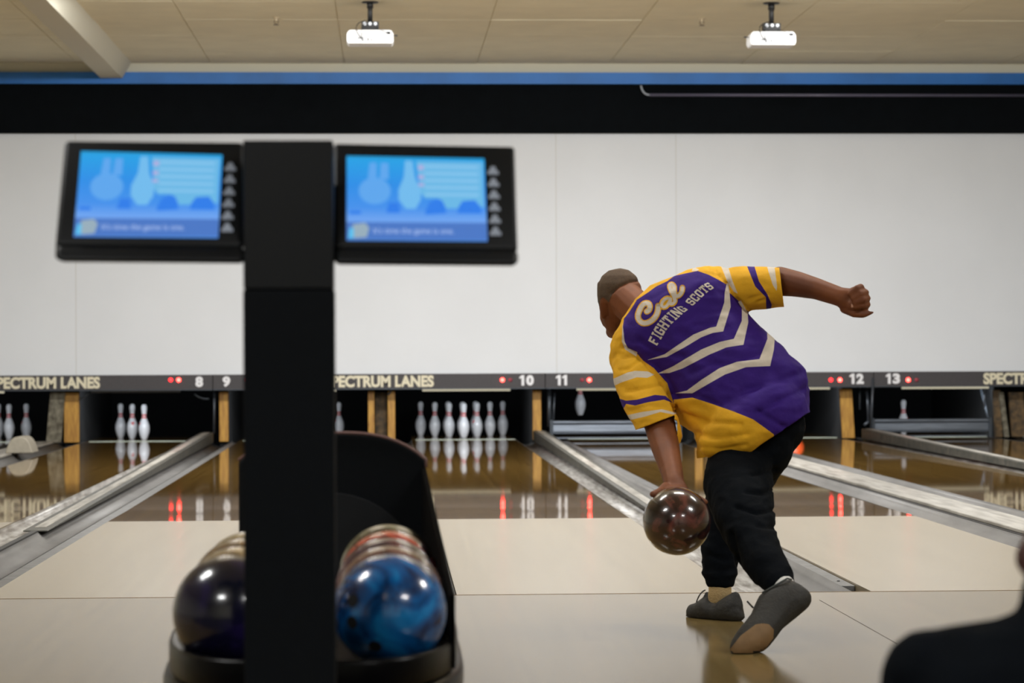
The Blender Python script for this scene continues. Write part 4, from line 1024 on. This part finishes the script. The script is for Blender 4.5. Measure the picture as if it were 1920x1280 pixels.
for ln, w_, d_ in (([(1457, 915), (1430, 925), (1400, 922)], 4, .01), ([(1457, 955), (1420, 962), (1380, 950)], 4, .01), ([(1460, 990), (1420, 985)], 4, .009), ([(1455, 880), (1410, 890)], 4, .008), ([(1372, 1000), (1385, 1060)], 4, .012), ([(1330, 1040), (1360, 1050)], 4, .007)):
    crease(tm, ln, w_, d_)
child(tm, 'trousers', [M_pants], BW)
q_ = P(1337, 892, 8.78)
# shoes
b = bmesh.new()
sh1 = [(1285, 1158), (1286, 1141), (1292, 1133), (1303, 1130), (1318, 1119), (1325, 1104), (1332, 1112), (1338, 1124), (1346, 1127), (1358, 1119), (1379, 1107), (1387, 1112), (1395, 1144), (1398, 1158), (1384, 1169), (1340, 1167), (1300, 1162)]
inflate(b, sh1, lambda x, y: 9.22+(1340-x)*.0016, 3.2, 1.25, rmin=.004, zmax=.050)
caps(b, [(P(1384, 1140, 9.16), (.018, .034, .045)), (P(1340, 1147, 9.23), (.03, .044, .030)), (P(1303, 1148, 9.29), (.022, .036, .022))])
s1 = remesh(b, 'shoe', .004, 3)
zmin = min(v.co.z for v in s1.vertices)
for v in s1.vertices: v.co.z = max(v.co.z-max(0, zmin)*1, .0015)
sh = child(s1, 'shoe', [M_shoe], BW); sh['label'] = 'dark shoe flat on the floor, pointing left'
bvs = BVHTree.FromPolygons([v.co.copy() for v in s1.vertices], [tuple(p.vertices) for p in s1.polygons])
MB().tube(bez(P(1322, 1106, 9.2), P(1312, 1110, 9.15), P(1306, 1128, 9.2)), .0025, 6).build('lace', M_dark, sh, True)
b = bmesh.new()
sh2 = [(1426, 1111), (1450, 1097), (1473, 1084), (1484, 1086), (1505, 1097), (1520, 1109), (1524, 1125), (1517, 1138), (1492, 1160), (1467, 1180), (1454, 1198), (1438, 1217), (1415, 1229), (1395, 1234), (1375, 1232), (1366, 1216), (1371, 1200), (1382, 1183), (1407, 1151), (1417, 1125)]
inflate(b, sh2, lambda x, y: 8.30-(y-1110)*.0012, 4, 1.0, rmin=.006, zmax=.046)
s2 = remesh(b, 'shoe', .005, 4)
zm = min(v.co.z for v in s2.vertices)
for v in s2.vertices: v.co.z = max(v.co.z, .0015)
sh = child(s2, 'shoe', [M_shoe], BW); sh['label'] = 'dark shoe resting on its toe with the tan sole showing'
bv2 = BVHTree.FromPolygons([v.co.copy() for v in s2.vertices], [tuple(p.vertices) for p in s2.polygons])
so = decal('sole', [[(1417, 1170), (1430, 1168), (1442, 1170), (1451, 1180), (1450, 1196), (1434, 1218), (1405, 1230), (1382, 1231), (1371, 1226), (1369, 1216), (1389, 1191)]], M_sole, sh, .002, bv2, 4); so['label'] = 'worn tan front of the sole'
for p in so.data.polygons: p.use_smooth = True
MB().tube([P(1401, 1127, 8.3), P(1412, 1139, 8.28)], .003, 6).build('lace', M_dark, sh, True)
MB().tube([P(1429, 1111, 8.25), P(1452, 1098, 8.26), P(1476, 1084, 8.27), P(1484, 1086, 8.29)], .003, 8).build('collar', mat('shoe_collar', (62, 66, 64), .8), sh, True)
for a, lb in ((((1350, 1092, 9.23), (1350, 1112, 9.225), (1346, 1132, 9.235)), 'cream ribbed sock'), (((1462, 1092, 8.35), (1470, 1104, 8.325), (1476, 1112, 8.315)), 'white sock edge')):
    b = bmesh.new(); caps(b, [(P(*a[0]), .0405), (P(*a[1]), .0415), (P(*a[2]), .040)], 18)
    child(remesh(b, 'sock', .005, 2), 'sock', [M_sock if 'cream' in lb else mat('sock_white', (206, 204, 200), .9)], BW)['label'] = lb
# the ball in hand
ball((bc.x, bc.y, bc.z), swirl('ball_brown', (22, 12, 12), (58, 32, 28), (108, 60, 52), 10, 1.0), 'dark brown pearl bowling ball in the left hand of the bowler')

# ------------------------------------------------------------------ seated person at the right edge (in the lower seating area)
SP = empty('person', (P(2000, 1700, 3.35).x, 3.35, -.30), 'person in black clothing cut by the lower right corner of the photo', 'person')
M_skin2 = mat('skin_deep', (70, 34, 28), .6)
b = bmesh.new(); Y0 = 3.35
caps(b, [(P(2052, 905, Y0+.02), (.080, .095, .095)), (P(2035, 985, Y0+.05), (.066, .08, .07))])
caps(b, [(P(1986, 1046, Y0+.05), (.059, .055, .042)), (P(2030, 1000, Y0+.05), (.066, .08, .07))])
caps(b, [(P(2030, 1020, Y0+.02), .060), (P(2012, 1150, Y0), .066), (P(2005, 1230, Y0), .09)])
caps(b, [(P(1790, 1290, Y0), .055), (P(2005, 1310, Y0), (.10, .08, .10)), (P(2220, 1290, Y0), .055)])
caps(b, [(P(2005, 1310, Y0), (.10, .08, .10)), (P(2005, 1750, Y0+.02), (.12, .09, .10))])
for sx_, ex in ((1745, 1700), (2265, 2310)):
    caps(b, [(P(sx_, 1280, Y0), .045), (P(ex, 1660, Y0+.05), .04), (P((ex+2005)/2, 1790, Y0+.30), .034), (P((ex+2005)/2+10, 1790, Y0+.42), (.035, .05, .02))])
    for k in range(4): caps(b, [(P((ex+2005)/2-25+k*16, 1790, Y0+.44), .010), (P((ex+2005)/2-25+k*16, 1800, Y0+.50), .009)], 8)
    kx = (ex+2005)/2
    caps(b, [(P(kx, 1790, Y0+.04), .07), (P(kx, 1700, Y0+.46), .055)]); kp = P(kx, 1700, Y0+.46)
    caps(b, [(kp, .062), (Vector((kp.x, kp.y+.02, -.22)), .042), (Vector((kp.x, kp.y+.13, -.265)), .034)])
b2m = remesh(b, 'body', .009, 4); child(b2m, 'body', [M_skin2], SP)
b = bmesh.new()
shp = [(1914, 1139), (1905, 1144), (1850, 1157), (1780, 1168), (1728, 1184), (1692, 1215), (1668, 1262), (1652, 1330), (1640, 1560), (1700, 1700), (1860, 1860), (2150, 1860), (2310, 1700), (2370, 1560), (2358, 1330), (2342, 1262), (2318, 1215), (2282, 1184), (2230, 1168), (2160, 1157), (2105, 1144), (2096, 1139)]
inflate(b, shp, lambda x, y: Y0, 26, 1.0, zmax=.135, rmin=.012, rmax=.2)
for s__ in (-1, 1):
    caps(b, [(P(2005+s__*262, 1270, Y0), .064), (P(2005+s__*305, 1650, Y0+.05), .06)])
caps(b, [(P(2012, 1122, Y0), .069), (P(2010, 1190, Y0), .072)])
child(remesh(b, 'black_shirt', .008, 6), 'shirt', [M_pants], SP)
b = bmesh.new()
for s__ in (-1, 1):
    ex = 2005+s__*305; kx = (ex+2005)/2; kp = P(kx, 1700, Y0+.46)
    caps(b, [(P(2005, 1770, Y0+.02), (.15, .12, .09)), (P(kx, 1780, Y0+.05), .098)]); caps(b, [(P(kx, 1780, Y0+.05), .098), (kp, .078)])
    caps(b, [(kp, .076), (Vector((kp.x, kp.y+.02, -.18)), .058)])
child(remesh(b, 'trousers', .009, 5), 'trousers', [M_pants], SP)
for s__ in (-1, 1):
    ex = 2005+s__*305; kx = (ex+2005)/2; kp = P(kx, 1700, Y0+.46); b = bmesh.new()
    caps(b, [(Vector((kp.x, kp.y, -.25)), (.045, .05, .045)), (Vector((kp.x, kp.y+.17, -.265)), (.045, .05, .033))]); child(remesh(b, 'shoe', .007, 3), 'shoe', [M_shoe], SP)
# small joint lines and marks on the approach
q_ = P(1650, 1075+50, 9.9)
sc_ = MB()
for (a, c_) in (((1536, 1128), (1682, 1212)),):
    A = P(a[0], a[1], CH*FPX/(a[1]-653)); B_ = P(c_[0], c_[1], CH*FPX/(c_[1]-653)); A.z = B_.z = .0006
    n_ = (B_-A).cross(Vector((0, 0, 1))).normalized()*.0012
    vs = [sc_.b.verts.new(v) for v in (A+n_, B_+n_, B_-n_, A-n_)]; sc_.b.faces.new(vs)
setting(sc_.build('trim_5', M_dark))
setting(MB().box(XL, XR, FOUL-.004, FOUL+.008, -.02, .0008).build('trim_6', mat('foul_line', (104, 84, 58), .6)))
